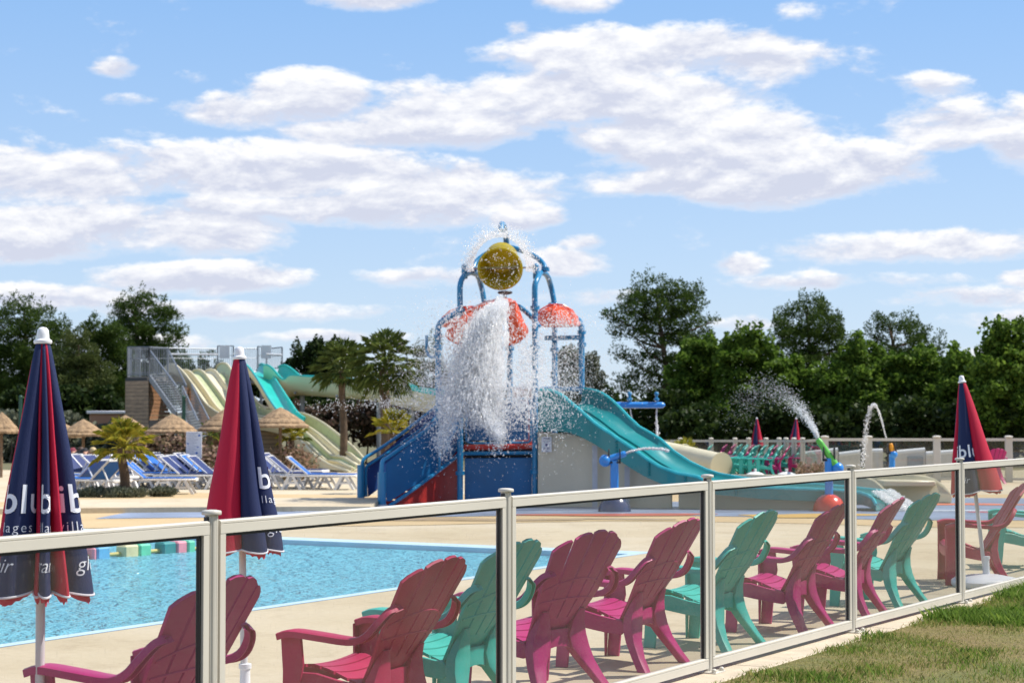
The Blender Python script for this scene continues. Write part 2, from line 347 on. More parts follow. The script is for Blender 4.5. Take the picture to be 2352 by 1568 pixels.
def splash_edge_near(x): return 29.2 + 0.5 * math.sin(x * 0.45 + 1.0) + 0.25 * math.sin(x * 1.1) - (0.9 if x > 4 else 0) * sstep(4, 6, x)
def ground_sheets():
    us = sorted(set([PU0, PU1] + list(np.arange(-40, 60, 1.0)) + list(np.arange(60, 200, 10.0)) + [-2500, -1200, -600, -300, -150, -80, 250, 400, 700, 1500, 2500]))
    vs = sorted(set([PV0, PV1, KV0, KV1] + list(np.arange(-60, 75, 1.0)) + [-2500, -1200, -500, -250, -120, 90, 110, 150, 250, 500, 1200, 2500]))
    cells = {'deck': MB(), 'lawn': MB(), 'ground': MB()}
    for i in range(len(us) - 1):
        for j in range(len(vs) - 1):
            u0, u1, v0, v1 = us[i], us[i + 1], vs[j], vs[j + 1]
            um, vm = (u0 + u1) / 2, (v0 + v1) / 2
            if PU0 < um < PU1 and PV0 < vm < PV1: continue
            if KV0 < vm < KV1: continue
            c = uvp(um, vm)
            k = 'lawn' if vm < KV0 else ('deck' if (um < 60 and vm < 75 and c.y < 62 and abs(c.x) < 32) else 'ground')
            if k == 'lawn' and (abs(um) > 60 or vm < -30): k = 'ground'
            q = [uvp(a, b2) for a, b2 in ((u0, v0), (u1, v0), (u1, v1), (u0, v1))]
            for p in q: p.z = gz(p.y)
            if k == 'lawn':
                for p in q: p.z += 0.012
            cells[k].add(q, [(0, 1, 2, 3)])
    names = {'deck': ('pool_deck', M_deck), 'lawn': ('lawn', M_soil), 'ground': ('ground', M_far)}
    for k, mb in cells.items():
        o = mb.build(names[k][0], names[k][1], smooth=False); tag(o, kind='structure')
    # kerb below the fence
    k = MB()
    for u in np.arange(-14, 46, 2.4):
        k.prism([uvp(u, KV0, -.1), uvp(u + 2.39, KV0, -.1), uvp(u + 2.39, KV1, -.1), uvp(u, KV1, -.1)], (0, 0, .118))
    k.build('kerb', mat('kerb_concrete', (.52, .44, .33), .85, bump=.3, bscale=60, scale=5, var=.2), smooth=False, bevel=.006)['kind'] = 'structure'
    # pool basin with pale coping and blue liner
    bz = -1.25; cw = .22; lip = -.02
    b = MB()
    inn = [(PU0 + cw, PV0 + cw), (PU1 - cw, PV0 + cw), (PU1 - cw, PV1 - cw), (PU0 + cw, PV1 - cw)]
    top = [uvp(u, v, -.09) for u, v in inn]; bot = [uvp(u, v, bz) for u, v in inn]
    b.add(top + bot, [(0, 4, 5, 1), (1, 5, 6, 2), (2, 6, 7, 3), (3, 7, 4, 0), (4, 7, 6, 5)])
    b.build('pool_basin', mat('pool_liner', (.30, .74, .88), .5, var=.12, scale=.8), smooth=False)['kind'] = 'structure'
    c = MB(); om = .003
    out = [(PU0 + om, PV0 + om), (PU1 - om, PV0 + om), (PU1 - om, PV1 - om), (PU0 + om, PV1 - om)]
    ot = [uvp(u, v, .004) for u, v in out]; it = [uvp(u, v, -.012) for u, v in inn]; ib = [uvp(u, v, -.3) for u, v in [(p[0], p[1]) for p in inn]]
    for i in range(4):
        j = (i + 1) % 4
        c.add([ot[i], ot[j], it[j], it[i]], [(0, 1, 2, 3)]); c.add([it[i], it[j], ib[j], ib[i]], [(0, 1, 2, 3)])
    c.build('pool_coping', mat('coping_pale_blue', (.50, .68, .80), .55, var=.08, scale=3), smooth=False)['kind'] = 'structure'
    w = MB(); iw = [(PU0 + cw + .003, PV0 + cw + .003), (PU1 - cw - .003, PV0 + cw + .003), (PU1 - cw - .003, PV1 - cw - .003), (PU0 + cw + .003, PV1 - cw - .003)]
    w.add([uvp(u, v, -.07) for u, v in iw], [(0, 1, 2, 3)]); w.build('pool_water', M_water, smooth=False)['kind'] = 'structure'
    # yellow resin apron round the splash pad, then the splash pad itself and its painted patches
    def sheet(name, near, far, x0, x1, dz, m, step=.8):
        s = MB(); xs = np.arange(x0, x1 + .01, step); rows = []
        for x in xs:
            y0, y1 = near(x), far(x); n = max(2, int((y1 - y0) / 1.0)); n = 14
            rows.append([Vector((x, y0 + (y1 - y0) * k / n, gz(y0 + (y1 - y0) * k / n) + dz)) for k in range(n + 1)])
        s.loft(rows, closed=False); o = s.build(name, m, smooth=False); tag(o, kind='structure'); return o
    M_pad = mat('splash_pad_blue', (.24, .29, .40), .35, var=.3, scale=1.2, bump=.2, bscale=30)
    sheet('resin_apron', lambda x: splash_edge_near(x) - 2.2 + .4 * math.sin(x * .3), lambda x: 44 + math.sin(x * .5), -10, 16, .005, M_yel)
    def far_edge(x): return 36.5 + 1.2 * math.sin(x * .4) + (5.0 * sstep(4, 8, x))
    sheet('splash_pad', splash_edge_near, far_edge, -6.2, 15.5, .010, M_pad, .4)
    def blob(name, cx, cy, a, b2, col, dz, seed):
        s = MB(); r = random.Random(seed); ph = [r.uniform(0, 6.28) for _ in range(3)]
        pts = []
        for k in range(40):
            t = 2 * math.pi * k / 40; w_ = 1 + .22 * math.sin(2 * t + ph[0]) + .14 * math.sin(3 * t + ph[1]) + .08 * math.sin(5 * t + ph[2])
            x, y = cx + a * w_ * math.cos(t), cy + b2 * w_ * math.sin(t); pts.append(Vector((x, y, gz(y) + dz)))
        c0 = Vector((cx, cy, gz(cy) + dz)); s.add([c0] + pts, [(0, k + 1, (k + 1) % 40 + 1) for k in range(40)])
        o = s.build(name, mat(name + '_paint', col, .4, var=.2, scale=3), smooth=False); tag(o, kind='structure')
    blob('red_pad_patch', 1.7, 29.9, 1.3, .55, (.50, .10, .04), .015, 1)
    blob('yellow_pad_patch', 4.6, 29.6, 1.1, .7, (.62, .36, .04), .015, 2)
    blob('orange_pad_patch', 8.4, 35.5, .9, .8, (.75, .16, .04), .015, 3)
    blob('pink_pad_patch', 7.9, 31.0, .5, .25, (.65, .08, .12), .015, 4)
    blob('white_pad_patch', 7.2, 31.8, 1.9, .22, (.62, .66, .72), .014, 5)
    blob('pale_pad_patch', -2.9, 31.8, 1.4, .7, (.40, .46, .58), .015, 6)
    blob('wet_deck_patch', -.9, 28.3, 1.6, .45, (.40, .28, .15), .012, 9); blob('damp_deck_patch', 1.4, 28.5, .9, .3, (.44, .33, .19), .012, 11)
    blob('dark_pad_patch', -1.2, 32.2, 2.4, .5, (.10, .14, .24), .013, 8)  # darker blue patch on the pad before the tower
    # low raised step that borders the left side
    s = MB(); rows = []
    for k in range(22):
        x = -8.2 + k * .28; y = 30.2 + .05 * k + .35 * math.sin(k * .12)
        zg = gz(y); rows.append([Vector((x, y, zg - .02)), Vector((x, y, zg + .09)), Vector((x, y + 3.2, zg + .09)), Vector((x, y + 3.4, zg - .02))])
    s.loft(rows); s.build('deck_step', M_deck, smooth=False)['kind'] = 'structure'
ground_sheets()
# ------------------------------------------------------------------ near glass fence
M_alu = mat('beige_powder_coat', (.56, .525, .455), .35, var=.06, scale=2, spec=.5, bump=.03, bscale=200)
M_gask = mat('black_gasket', (.012, .012, .012), .6)
M_olive = mat('brown_gasket', (.10, .085, .045), .6)
def glass_mat(name, dust, tint, far=False):
    m = bpy.data.materials.new(name); m.use_nodes = True; nt = m.node_tree; nt.nodes.clear(); L = nt.links
    tr = nt.nodes.new('ShaderNodeBsdfTransparent'); tr.inputs[0].default_value = (*tint, 1)
    gl = nt.nodes.new('ShaderNodeBsdfGlossy'); gl.inputs['Roughness'].default_value = .01
    lw = nt.nodes.new('ShaderNodeLayerWeight'); lw.inputs[0].default_value = .5
    pw = nt.nodes.new('ShaderNodeMath'); pw.operation = 'POWER'; L.new(lw.outputs['Facing'], pw.inputs[0]); pw.inputs[1].default_value = 4.5
    fr = nt.nodes.new('ShaderNodeMath'); fr.operation = 'MULTIPLY_ADD'; L.new(pw.outputs[0], fr.inputs[0]); fr.inputs[1].default_value = .8; fr.inputs[2].default_value = .06
    a = nt.nodes.new('ShaderNodeMixShader'); L.new(fr.outputs[0], a.inputs[0]); L.new(tr.outputs[0], a.inputs[1]); L.new(gl.outputs[0], a.inputs[2])
    df = nt.nodes.new('ShaderNodeBsdfTranslucent'); df.inputs[0].default_value = (.55, .50, .47, 1)
    d2 = nt.nodes.new('ShaderNodeBsdfDiffuse'); d2.inputs[0].default_value = (.5, .47, .44, 1)
    dm = nt.nodes.new('ShaderNodeMixShader'); dm.inputs[0].default_value = .5; L.new(df.outputs[0], dm.inputs[1]); L.new(d2.outputs[0], dm.inputs[2])
    g = nt.nodes.new('ShaderNodeNewGeometry')
    n = nt.nodes.new('ShaderNodeTexNoise'); n.inputs['Scale'].default_value = 2.3; n.inputs['Detail'].default_value = 6; L.new(g.outputs['Position'], n.inputs['Vector'])
    mp = nt.nodes.new('ShaderNodeMapping'); mp.inputs['Scale'].default_value = (60, 60, 14); L.new(g.outputs['Position'], mp.inputs[0])
    n2 = nt.nodes.new('ShaderNodeTexVoronoi'); n2.inputs['Scale'].default_value = 1.0; L.new(mp.outputs[0], n2.inputs['Vector'])
    sp = nt.nodes.new('ShaderNodeMapRange'); L.new(n2.outputs['Distance'], sp.inputs[0]); sp.inputs[1].default_value = .22; sp.inputs[2].default_value = .05
    sz = nt.nodes.new('ShaderNodeSeparateXYZ'); L.new(g.outputs['Position'], sz.inputs[0])
    low = nt.nodes.new('ShaderNodeMapRange'); L.new(sz.outputs['Z'], low.inputs[0]); low.inputs[1].default_value = .55; low.inputs[2].default_value = .05   # splashed dirt near the ground
    mr = nt.nodes.new('ShaderNodeMapRange'); L.new(n.outputs['Fac'], mr.inputs[0]); mr.inputs[1].default_value = .35; mr.inputs[2].default_value = .75; mr.inputs[3].default_value = dust * .6; mr.inputs[4].default_value = dust * 1.6
    def M(op, x, y, c=None):
        k = nt.nodes.new('ShaderNodeMath'); k.operation = op
        for i, v in enumerate((x, y, c)):
            if v is None: continue
            if isinstance(v, float): k.inputs[i].default_value = v
            else: L.new(v, k.inputs[i])
        return k.outputs[0]
    f = M('MULTIPLY_ADD', low.outputs[0], dust * 1.2, mr.outputs[0]); f = M('MULTIPLY_ADD', sp.outputs[0], .10 if not far else .0, f)
    ms = nt.nodes.new('ShaderNodeMixShader'); L.new(f, ms.inputs[0]); L.new(a.outputs[0], ms.inputs[1]); L.new(dm.outputs[0], ms.inputs[2])
    o = nt.nodes.new('ShaderNodeOutputMaterial'); L.new(ms.outputs[0], o.inputs[0]); return m
M_glass = glass_mat('dusty_fence_glass', .048, (.88, .885, .885))
M_glass_far = glass_mat('far_fence_glass', .05, (.72, .75, .72), True)

def on_fence(x, D): p = at(x, HZ, D); return Vector((p.x, p.y, 0))
PXS = [(-640, 5.29), (487, 7.41), (1162, 9.51), (1624, 11.61), (1952, 13.71), (2203, 15.8), (2400, 17.9), (2560, 20.0), (2690, 22.1), (2796, 24.2)]
POSTS = [on_fence(*q) for q in PXS]
POSTS[0] = POSTS[1] - OU * 2.42
POSTS = [POSTS[0] - OU * 2.42] + POSTS
def near_fence():
    root = thing('glass_fence', 'near beige aluminium fence with dusty glass panes between the lawn and the pool deck', 'fence', tuple(POSTS[4]))
    TOP = 1.165; z0 = .018
    for i, p in enumerate(POSTS):
        d = (POSTS[min(i + 1, len(POSTS) - 1)] - POSTS[max(i - 1, 0)]).normalized(); ang = math.atan2(d.y, d.x)
        b = MB(); n = 32; r = .026
        ring = []
        for k in range(n):
            a = 2 * math.pi * k / n; rr = r - (.003 if k % 4 == 0 else 0); ring.append((rr * math.cos(a + ang), rr * math.sin(a + ang)))
        b.loft([[p + Vector((x, y, z)) for x, y in ring] for z in (z0 + .008, TOP + .02)])
        post = b.build('fence_post', M_alu, root, world=True, angle=30)
        c = MB(); c.lathe([(.037, TOP + .022), (.039, TOP + .026), (.039, TOP + .034), (.036, TOP + .038), (.020, TOP + .041), (.001, TOP + .042)], p, 28)
        c.build('post_cap', M_alu, post, world=True)
        bp = MB(); mt = Matrix.Rotation(ang, 3, 'Z'); bp.box(p + Vector((0, 0, z0 + .004)), (.15, .17, .010), mtx=mt)
        for sx in (-1, 1):
            for sy in (-1, 1): bp.lathe([(.015, z0 + .0092), (.015, z0 + .022), (.009, z0 + .029), (.003, z0 + .030)], p + mt @ Vector((sx * .055, sy * .065, 0)), 10)
        bp.build('base_plate', M_alu, post, world=True, bevel=.002)
        if i < len(POSTS) - 1:
            bk = MB(); bk.box(p - d * .030 + Vector((0, 0, TOP + .004)), (.014, .016, .022), mtx=mt); bk.build('bracket', mat('dark_steel', (.05, .05, .055), .4, .8), post, world=True)
    for i in range(len(POSTS) - 1):
        a, b_ = POSTS[i], POSTS[i + 1]; d = (b_ - a).normalized(); L = (b_ - a).length; s = d.cross(Vector((0, 0, 1)))
        p0, p1 = a + d * .034, b_ - d * .034
        up = Vector((0, 0, 1))
        def rail(z, h, w, name, gap=0.0):
            prof = [(-w / 2, -h / 2), (w / 2, -h / 2), (w / 2, h * .18), (w * .42, h * .22), (w / 2, h * .26), (w / 2, h * .40), (w * .3, h / 2), (-w * .3, h / 2), (-w / 2, h * .40)]
            m = MB(); m.loft([[q + s * x + up * (z + y) for x, y in prof] for q in (p0 + d * gap, p1 - d * gap)]); return m.build(name, M_alu, root, world=True, angle=25)
        rail(TOP - .026, .052, .040, 'top_rail', .0)
        rail(.075, .062, .040, 'bottom_rail', .0)
        for q, sg in ((p0, 1), (p1, -1)):
            m = MB(); w = .034; za, zb = .107, TOP - .053
            prof = [(0, -.019), (w * .4, -.019), (w * .45, -.0165), (w * .5, -.019), (w, -.019), (w, .019), (0, .019)]
            m.loft([[q + d * sg * x + s * y + up * z for x, y in prof] for z in (za, zb)]); m.build('stile', M_alu, root, world=True, angle=25)
        gk = MB(); ga, gb = p0 + d * .0345, p1 - d * .0345; za, zb = .1065, TOP - .0525
        gk.bar(ga + d * .005 + up * za, ga + d * .005 + up * zb, .010, .016, up=s); gk.bar(gb - d * .007 + up * za, gb - d * .007 + up * zb, .011, .016, up=s)
        gk.bar(ga + d * .011 + up * (zb - .006), gb - d * .015 + up * (zb - .006), .016, .012)
        gk.build('gasket', M_gask, root, smooth=False, world=True)
        g = MB(); g.bar(ga + d * .0115 + up * (za + .26 * 0 + (zb - .0125 + za) / 2 - za), gb - d * .0155 + up * ((zb - .0125 + za) / 2), .004, (zb - .0125 - za))
        g2 = MB(); pa, pb = ga + d * .011, gb - d * .015
        g2.add([pa + up * za, pb + up * za, pb + up * (zb - .0125), pa + up * (zb - .0125)], [(0, 1, 2, 3)])
        g2.build('glass_pane', M_glass, root, smooth=False, world=True)
near_fence()

# ------------------------------------------------------------------ armchairs
M_pink = mat('magenta_plastic', (.42, .015, .150), .42, var=.10, scale=7, spec=.35, bump=.05, bscale=120)
M_red = mat('faded_pink_plastic', (.42, .018, .085), .48, var=.14, scale=6, spec=.3, bump=.05, bscale=120)
M_teal = mat('turquoise_plastic', (.050, .43, .365), .42, var=.10, scale=7, spec=.35, bump=.05, bscale=120)
def poly_at(pts, t):                   # point at fraction t of a polyline
    ls = [0]
    for a, b in zip(pts, pts[1:]): ls.append(ls[-1] + math.dist(a, b))
    q = t * ls[-1]
    for i in range(len(pts) - 1):
        if q <= ls[i + 1] or i == len(pts) - 2:
            f = (q - ls[i]) / (ls[i + 1] - ls[i]); return tuple(a + (b - a) * f for a, b in zip(pts[i], pts[i + 1]))
def smooth_poly(pts, n):               # Catmull-Rom
    P = [Vector(p) for p in pts]; P = [P[0] * 2 - P[1]] + P + [P[-1] * 2 - P[-2]]; out = []
    for i in range(1, len(P) - 2):
        for k in range(n):
            t = k / n; a, b, c, d = P[i - 1:i + 3]
            out.append(.5 * ((2 * b) + (c - a) * t + (2 * a - 5 * b + 4 * c - d) * t * t + (3 * b - a - 3 * c + d) * t ** 3))
    out.append(P[-2]); return out
def make_chair(label, m, grp):
    root = thing('garden_armchair', label, 'armchair', (0, 0, 0), 0, grp)
    back = [(.02, .27), (-.075, .40), (-.185, .57), (-.295, .75), (-.405, .93)]
    def hw(t): return .150 + .060 * min(1, t / .45) + .095 * t ** 1.2          # half width of the back at height fraction t
    def bp(f, t, off=0.0):
        x, z = poly_at(back, t); return Vector((x + .055 * f * f * (.4 + .6 * t) - off * .80, hw(t) * f, z - off * .60))
    fb = [-1, -.62, -.21, .21, .62, 1]
    for k in range(5):
        f0, f1 = fb[k] + (.032 if k else 0), fb[k + 1] - (.032 if k < 4 else 0)
        ttop = lambda f: 1.0 - .15 * f * f
        rings = []; nt = 12; nf = 4
        for i in range(nt + 1):
            row = []
            for j in range(nf + 1):
                f = f0 + (f1 - f0) * j / nf; edge = abs(2 * j / nf - 1)
                tt = ttop(f) - .012 * edge ** 6; t = tt * i / nt
                row.append(bp(f, t, -.006 + .005 * edge ** 2 * 0))
            lo = [];
            for j in range(nf, -1, -1):
                f = f0 + (f1 - f0) * j / nf; edge = abs(2 * j / nf - 1); t = (ttop(f) - .012 * edge ** 6) * i / nt
                lo.append(bp(f, t, .010))
            rings.append(row + lo)
        b = MB(); b.loft(rings); b.build('back_slat', m, root, bevel=.0)
    # arched cross ribs on the rear of the back
    for t0, h, name in ((.60, .012, 'back_rib'), (.43, .012, 'back_rib'), (.15, .15, 'back_panel')):
        rings = []
        for j in range(13):
            f = -1 + 2 * j / 12; tt = t0 - (.09 if t0 > .5 else .03) * f * f * (1 if t0 < .7 else 1.2)
            rings.append([bp(f * .94, tt - h / 1.4, .0102), bp(f * .94, tt + h / 1.4, .0102), bp(f * .94, tt + h / 1.8, .0145), bp(f * .94, tt - h / 1.8, .0145)])
        b = MB(); b.loft(rings); b.build(name, m, root)
    # seat slats
    seat = [(.375, .27), (.385, .33), (.355, .372), (.27, .378), (.17, .352), (.08, .315), (.0, .285)]
    for k in range(6):
        t0, t1 = k / 6 + .012, (k + 1) / 6 - .012; rings = []
        for j in range(9):
            y = -1 + 2 * j / 8; row = []
            for q, o in ((t0, 0), ((t0 + t1) / 2, 0), (t1, 0), (t1, 1), ((t0 + t1) / 2, 1), (t0, 1)):
                x, z = poly_at(seat, q); w = .245 - .05 * q; row.append(Vector((x - .0, y * w, z - .016 * o + .018 * y * y - .006)))
            rings.append(row)
        b = MB(); b.loft(rings); b.build('seat_slat', m, root)
    for sg in (-1, 1):
        # arm: flat in front, sweeping up into the back
        path = [(.385, .335, .545), (.30, .34, .565), (.12, .345, .555), (-.01, .348, .545), (-.085, .358, .548), (-.145, .362, .575), (-.19, .345, .63), (-.225, .30, .685), (-.245, .25, .705)]
        wid = [.045, .05, .05, .046, .036, .028, .024, .024, .026]
        sm = smooth_poly(path, 5); rings = []
        for i, p in enumerate(sm):
            t = (sm[min(i + 1, len(sm) - 1)] - sm[max(i - 1, 0)]).normalized(); wv = Vector((0, 1, 0)); nv = t.cross(wv).normalized(); 
            if nv.z < 0: nv = -nv
            q = i / (len(sm) - 1) * (len(wid) - 1); w = wid[int(q)] + (wid[min(int(q) + 1, len(wid) - 1)] - wid[int(q)]) * (q - int(q))
            sk = .030
            rg = [(-w, 0), (-w * .7, .006), (w * .7, .006), (w, 0), (w, -sk), (w - .008, -sk), (w - .008, -.006), (-w + .008, -.006), (-w + .008, -sk), (-w, -sk)]
            rings.append([Vector((p.x, p.y * sg, p.z)) + Vector((0, a * sg, 0)) + nv * c for a, c in rg])
        b = MB(); b.loft(rings); b.build('armrest', m, root)
        # front leg: a folded plate
        b = MB(); y0 = .335 * sg
        o = [(.265, .54), (.385, .53), (.372, .36), (.375, .15), (.385, 0), (.30, 0), (.285, .15), (.272, .30), (.25, .40)]
        b.prism([Vector((x, y0 - .014 * sg, z)) for x, z in o], (0, .018 * sg, 0)); 
        b.prism([Vector((.372 + .012 * (z < .1), y0 - .012 * sg, z)) for z in (0,)] + [Vector((.367, y0 - .012 * sg, .36)), Vector((.380, y0 - .012 * sg, .53)), Vector((.380, y0 - .055 * sg, .53)), Vector((.367, y0 - .055 * sg, .36)), Vector((.380, y0 - .045 * sg, 0))], (.008, 0, 0))
        b.build('front_leg', m, root, bevel=.003)
        # side rail under the seat that joins front leg and rear leg
        b = MB(); o = [(.30, .36), (.30, .27), (.20, .25), (.08, .225), (-.02, .21), (-.06, .25), (-.02, .30), (.10, .325), (.2, .355)]
        r0 = [Vector((x, (.20 + .115 * max(0, (x + .06) / .36)) * sg, z)) for x, z in o]
        b.prism(r0, (0, .02 * sg, 0)); b.build('side_rail', m, root, bevel=.003)
        # rear leg, broad where it leaves the back and splayed at the foot
        secs = [(.47, -.115, .155, .012, .022), (.40, -.085, .145, .022, .048), (.32, -.065, .15, .034, .072), (.25, -.070, .168, .038, .072), (.17, -.098, .205, .034, .052), (.08, -.15, .245, .030, .038), (.0, -.205, .274, .032, .032)]
        rings = []
        for z, x, y, hx, hy in [tuple(v) for v in smooth5(secs)]:
            rings.append([Vector((x + a * hx, (y + c * hy) * sg, z)) for a, c in ((-1, -.8), (-.8, -1), (.8, -1), (1, -.8), (1, .8), (.8, 1), (-.8, 1), (-1, .8))])
        b = MB(); b.loft(rings); b.build('rear_leg', m, root)
    # arch between the rear legs
    rings = []
    for j in range(11):
        y = -.17 + .34 * j / 10; e = abs(y) / .17; zb = .265 - .07 * e ** 2.5; x = -.085 + .01 * e
        rings.append([Vector((x, y, zb)), Vector((x, y, .36)), Vector((x + .02, y, .36)), Vector((x + .02, y, zb))])
    b = MB(); b.loft(rings); b.build('rear_apron', m, root)
    return root
def smooth5(secs, n=3):
    out = []
    for a, b in zip(secs, secs[1:]):
        for k in range(n): out.append([p + (q - p) * k / n for p, q in zip(a, b)])
    out.append(list(secs[-1])); return out
CHG = 'plastic armchairs standing along the inner side of the glass fence'
CHF = 'plastic armchairs grouped in front of the far fence'
# (x, y) of a point midway between the rear feet, as surveyed; heading counted from +X; material; label
NEAR = [
 ((-210, 1900), 150, 'p', 'pink armchair cut off by the left edge of the picture, behind the first glass pane'),
 ((-1.45, 7.90, 1, 1, 1), 151, 'p', 'magenta armchair standing behind the leftmost fence post, its long left armrest pointing left'),
 ((-.62, 9.34, .95, 1.03, .965), 152, 'r', 'faded red-pink armchair, largest in the second pane, turned nearly side-on'),
 ((1141, 1642), 149, 't', 'turquoise armchair half hidden behind the fence post right of the faded red-pink armchair'),
 ((1322, 1592), 137, 'p', 'pink armchair whose fan back shows broad and upright with gaps between all five slats'),
 ((1527, 1528), 148, 'p', 'pink armchair leaning right just before the fence post left of the lone turquoise chair'),
 ((1711, 1484), 148, 't', 'turquoise armchair standing alone in the middle of the fourth glass pane'),
 ((1882, 1448), 150, 'p', 'pink armchair left of a fence post, in front of the water cannon with red dome'),
 ((2017, 1416), 156, 'p', 'narrow-looking pink armchair directly left of the turquoise one in the fifth pane'),
 ((2098, 1390), 146, 't', 'turquoise armchair with its open looped right arm in the fifth pane'),
 ((2312, 1336), 174, 'r', 'faded pink armchair at the right edge seen from its side, behind the white parasol base'),
 ((2412, 1300), 170, 't', 'turquoise armchair cut off by the right edge, behind the faded pink one'),
]
MM = {'p': M_pink, 'r': M_red, 't': M_teal}
proto = None
for pos, hd, k, lab in NEAR:
    a = R(hd); sc_ = (1, 1, 1)
    if len(pos) == 5: p = Vector((pos[0], pos[1], 0)); sc_ = pos[2:]
    else: p = gnd(*pos) + Vector((math.cos(a), math.sin(a), 0)) * .205
    if proto is None:
        proto = make_chair(lab, MM[k], CHG); proto.location = p; proto.rotation_euler = (0, 0, a)
    else: dup(proto, p, a, lab, CHG, {M_pink: MM[k]} if k != 'p' else None, scale=sc_)

# ------------------------------------------------------------------ folded parasols
M_navy = mat('navy_canvas', (.005, .016, .085), .75, var=.10, scale=3, trans=.12, bump=.25, bscale=400, stretch=(1, 1, .2))
M_crim = mat('crimson_canvas', (.60, .010, .055), .75, var=.08, scale=3, trans=.28, bump=.25, bscale=400, stretch=(1, 1, .2))
M_white = mat('white_plastic', (.78, .78, .80), .4, var=.04)
M_pole = mat('white_painted_pole', (.66, .65, .66), .35, var=.1, scale=4)
M_pipe = mat('white_piping', (.72, .70, .74), .6, var=.05)
M_print = mat('white_print', (.74, .76, .82), .7, var=.04)
def text_mesh(s, size, shear=0.0, bold=0.0, spacing=1.0):
    cu = bpy.data.curves.new('t', 'FONT'); cu.body = s; cu.size = size; cu.shear = shear; cu.offset = bold; cu.space_character = spacing; cu.resolution_u = 4
    o = bpy.data.objects.new('t', cu); COL.objects.link(o); dg = bpy.context.evaluated_depsgraph_get(); dg.update()
    me = bpy.data.meshes.new_from_object(o.evaluated_get(dg)); bpy.data.objects.remove(o)
    bm = bmesh.new(); bm.from_mesh(me); bmesh.ops.triangulate(bm, faces=bm.faces)
    for _ in range(3):
        es = [e for e in bm.edges if e.calc_length() > size * .16]
        if not es: break
        bmesh.ops.subdivide_edges(bm, edges=es, cuts=1); bmesh.ops.triangulate(bm, faces=bm.faces)
    v = [tuple(x.co) for x in bm.verts]; f = [tuple(q.index for q in x.verts) for x in bm.faces]
    bm.free(); return v, f
def make_parasol(root, panels, tshift=0.0, R0=.215, z_top=1.865, z_bot=.88, texts=True, valley=.50, seed=3):
    """panels: (start angle, end angle, colour, bulge, twist) counted from the side towards the camera (-Y)"""
    r_ = random.Random(seed); n = len(panels)
    def surf(i, t, h, off=0.0):          # h: 0 top .. 1 hem
        a0, a1, c, bu, tw = panels[i]
        z = z_top + (z_bot - z_top) * h
        Rr = .026 + (R0 - .026) * (h ** .9)
        pl = min(1, h * 2.6)                                 # pleats open up below the crown
        lobe = math.sin(math.pi * min(1, max(0, t))) ** .55
        vr = 1 - (1 - valley) * pl
        r = Rr * (vr + (bu - vr) * lobe) if pl > 0 else Rr
        a = a0 + (a1 - a0) * t + tw * h * lobe + .05 * math.sin(h * 5 + i * 2.1) * lobe
        r += .006 * math.sin(h * 9 + i * 1.7 + t * 4) * h
        if h > .93: z -= .022 * math.sin(math.pi * t) * (h - .93) / .07; 
        an = -math.pi / 2 + a
        p = Vector(((r + off) * math.cos(an), (r + off) * math.sin(an), z))
        return p
    for i in range(n):
        a0, a1, c, bu, tw = panels[i]; cm = M_crim if c == 'c' else M_navy
        NH, NT = 34, 18
        rows = [[surf(i, j / NT, k / NH) for j in range(NT + 1)] for k in range(NH + 1)]
        b = MB(); b.loft(rows, closed=False); o = b.build('canopy_panel', cm, root, angle=80)
        inner = [[surf(i, j / NT, h, -.022) for j in range(NT + 1)] for h in (.985, .90, .8)]
        h_ = MB(); h_.tube([surf(i, j / 24, 1.0) + Vector((0, 0, -.002)) for j in range(25)], .0048, 6); h_.build('piping', M_pipe, o)
        fl = MB(); rim = [surf(i, j / NT, 1.0, -.014) + Vector((0, 0, -.03 * math.sin(math.pi * j / NT) * r_.uniform(.6, 1.3))) for j in range(NT + 1)]
        fl.loft([rim, [surf(i, j / NT, .9, -.03) for j in range(NT + 1)]], closed=False); fl.build('folded_edge', M_crim, o, angle=80)
        if texts and c == 'n':
            hz_ = lambda z: (z - z_top) / (z_bot - z_top)
            for s, size, zb, shr, bold, usp, u_off in ((texts[0], .160, 1.185, 0, .0018, 1.06, 0), (texts[1], .056, 1.110, 0, -.0005, 1.25, .004), (texts[2][i % len(texts[2])], .080, .955, .35, -.0005, 1.05, 0)):
                v, f = text_mesh(s, size, shr, bold, usp)
                if not v: continue
                h = hz_(zb + size * .3); N = 60; pts = [surf(i, j / N, h) for j in range(N + 1)]; cum = [0]
                for q, w in zip(pts, pts[1:]): cum.append(cum[-1] + (w - q).length)
                xs = [p[0] for p in v]; mid = (min(xs) + max(xs)) / 2; vs = []
                for x, y, _ in v:
                    s_ = (x - mid) + cum[-1] / 2 + u_off + tshift; s_ = min(max(s_, 0.001), cum[-1] - .001)
                    j = max(k for k in range(N + 1) if cum[k] <= s_); fr = (s_ - cum[j]) / max(1e-6, cum[min(j + 1, N)] - cum[j]) if j < N else 0
                    vs.append(surf(i, (j + fr) / N, hz_(zb + y), .0035))
                tb = MB(); tb.add(vs, f); tb.build('lettering', M_print, o, smooth=False)
    c = MB(); c.lathe([(.034, z_top - .008), (.037, z_top - .002), (.036, z_top + .006), (.026, z_top + .012), (.0245, z_top + .03), (.022, z_top + .048), (.014, z_top + .057), (.001, z_top + .060)], n=20)
    c.build('finial', M_white, root)
    return root
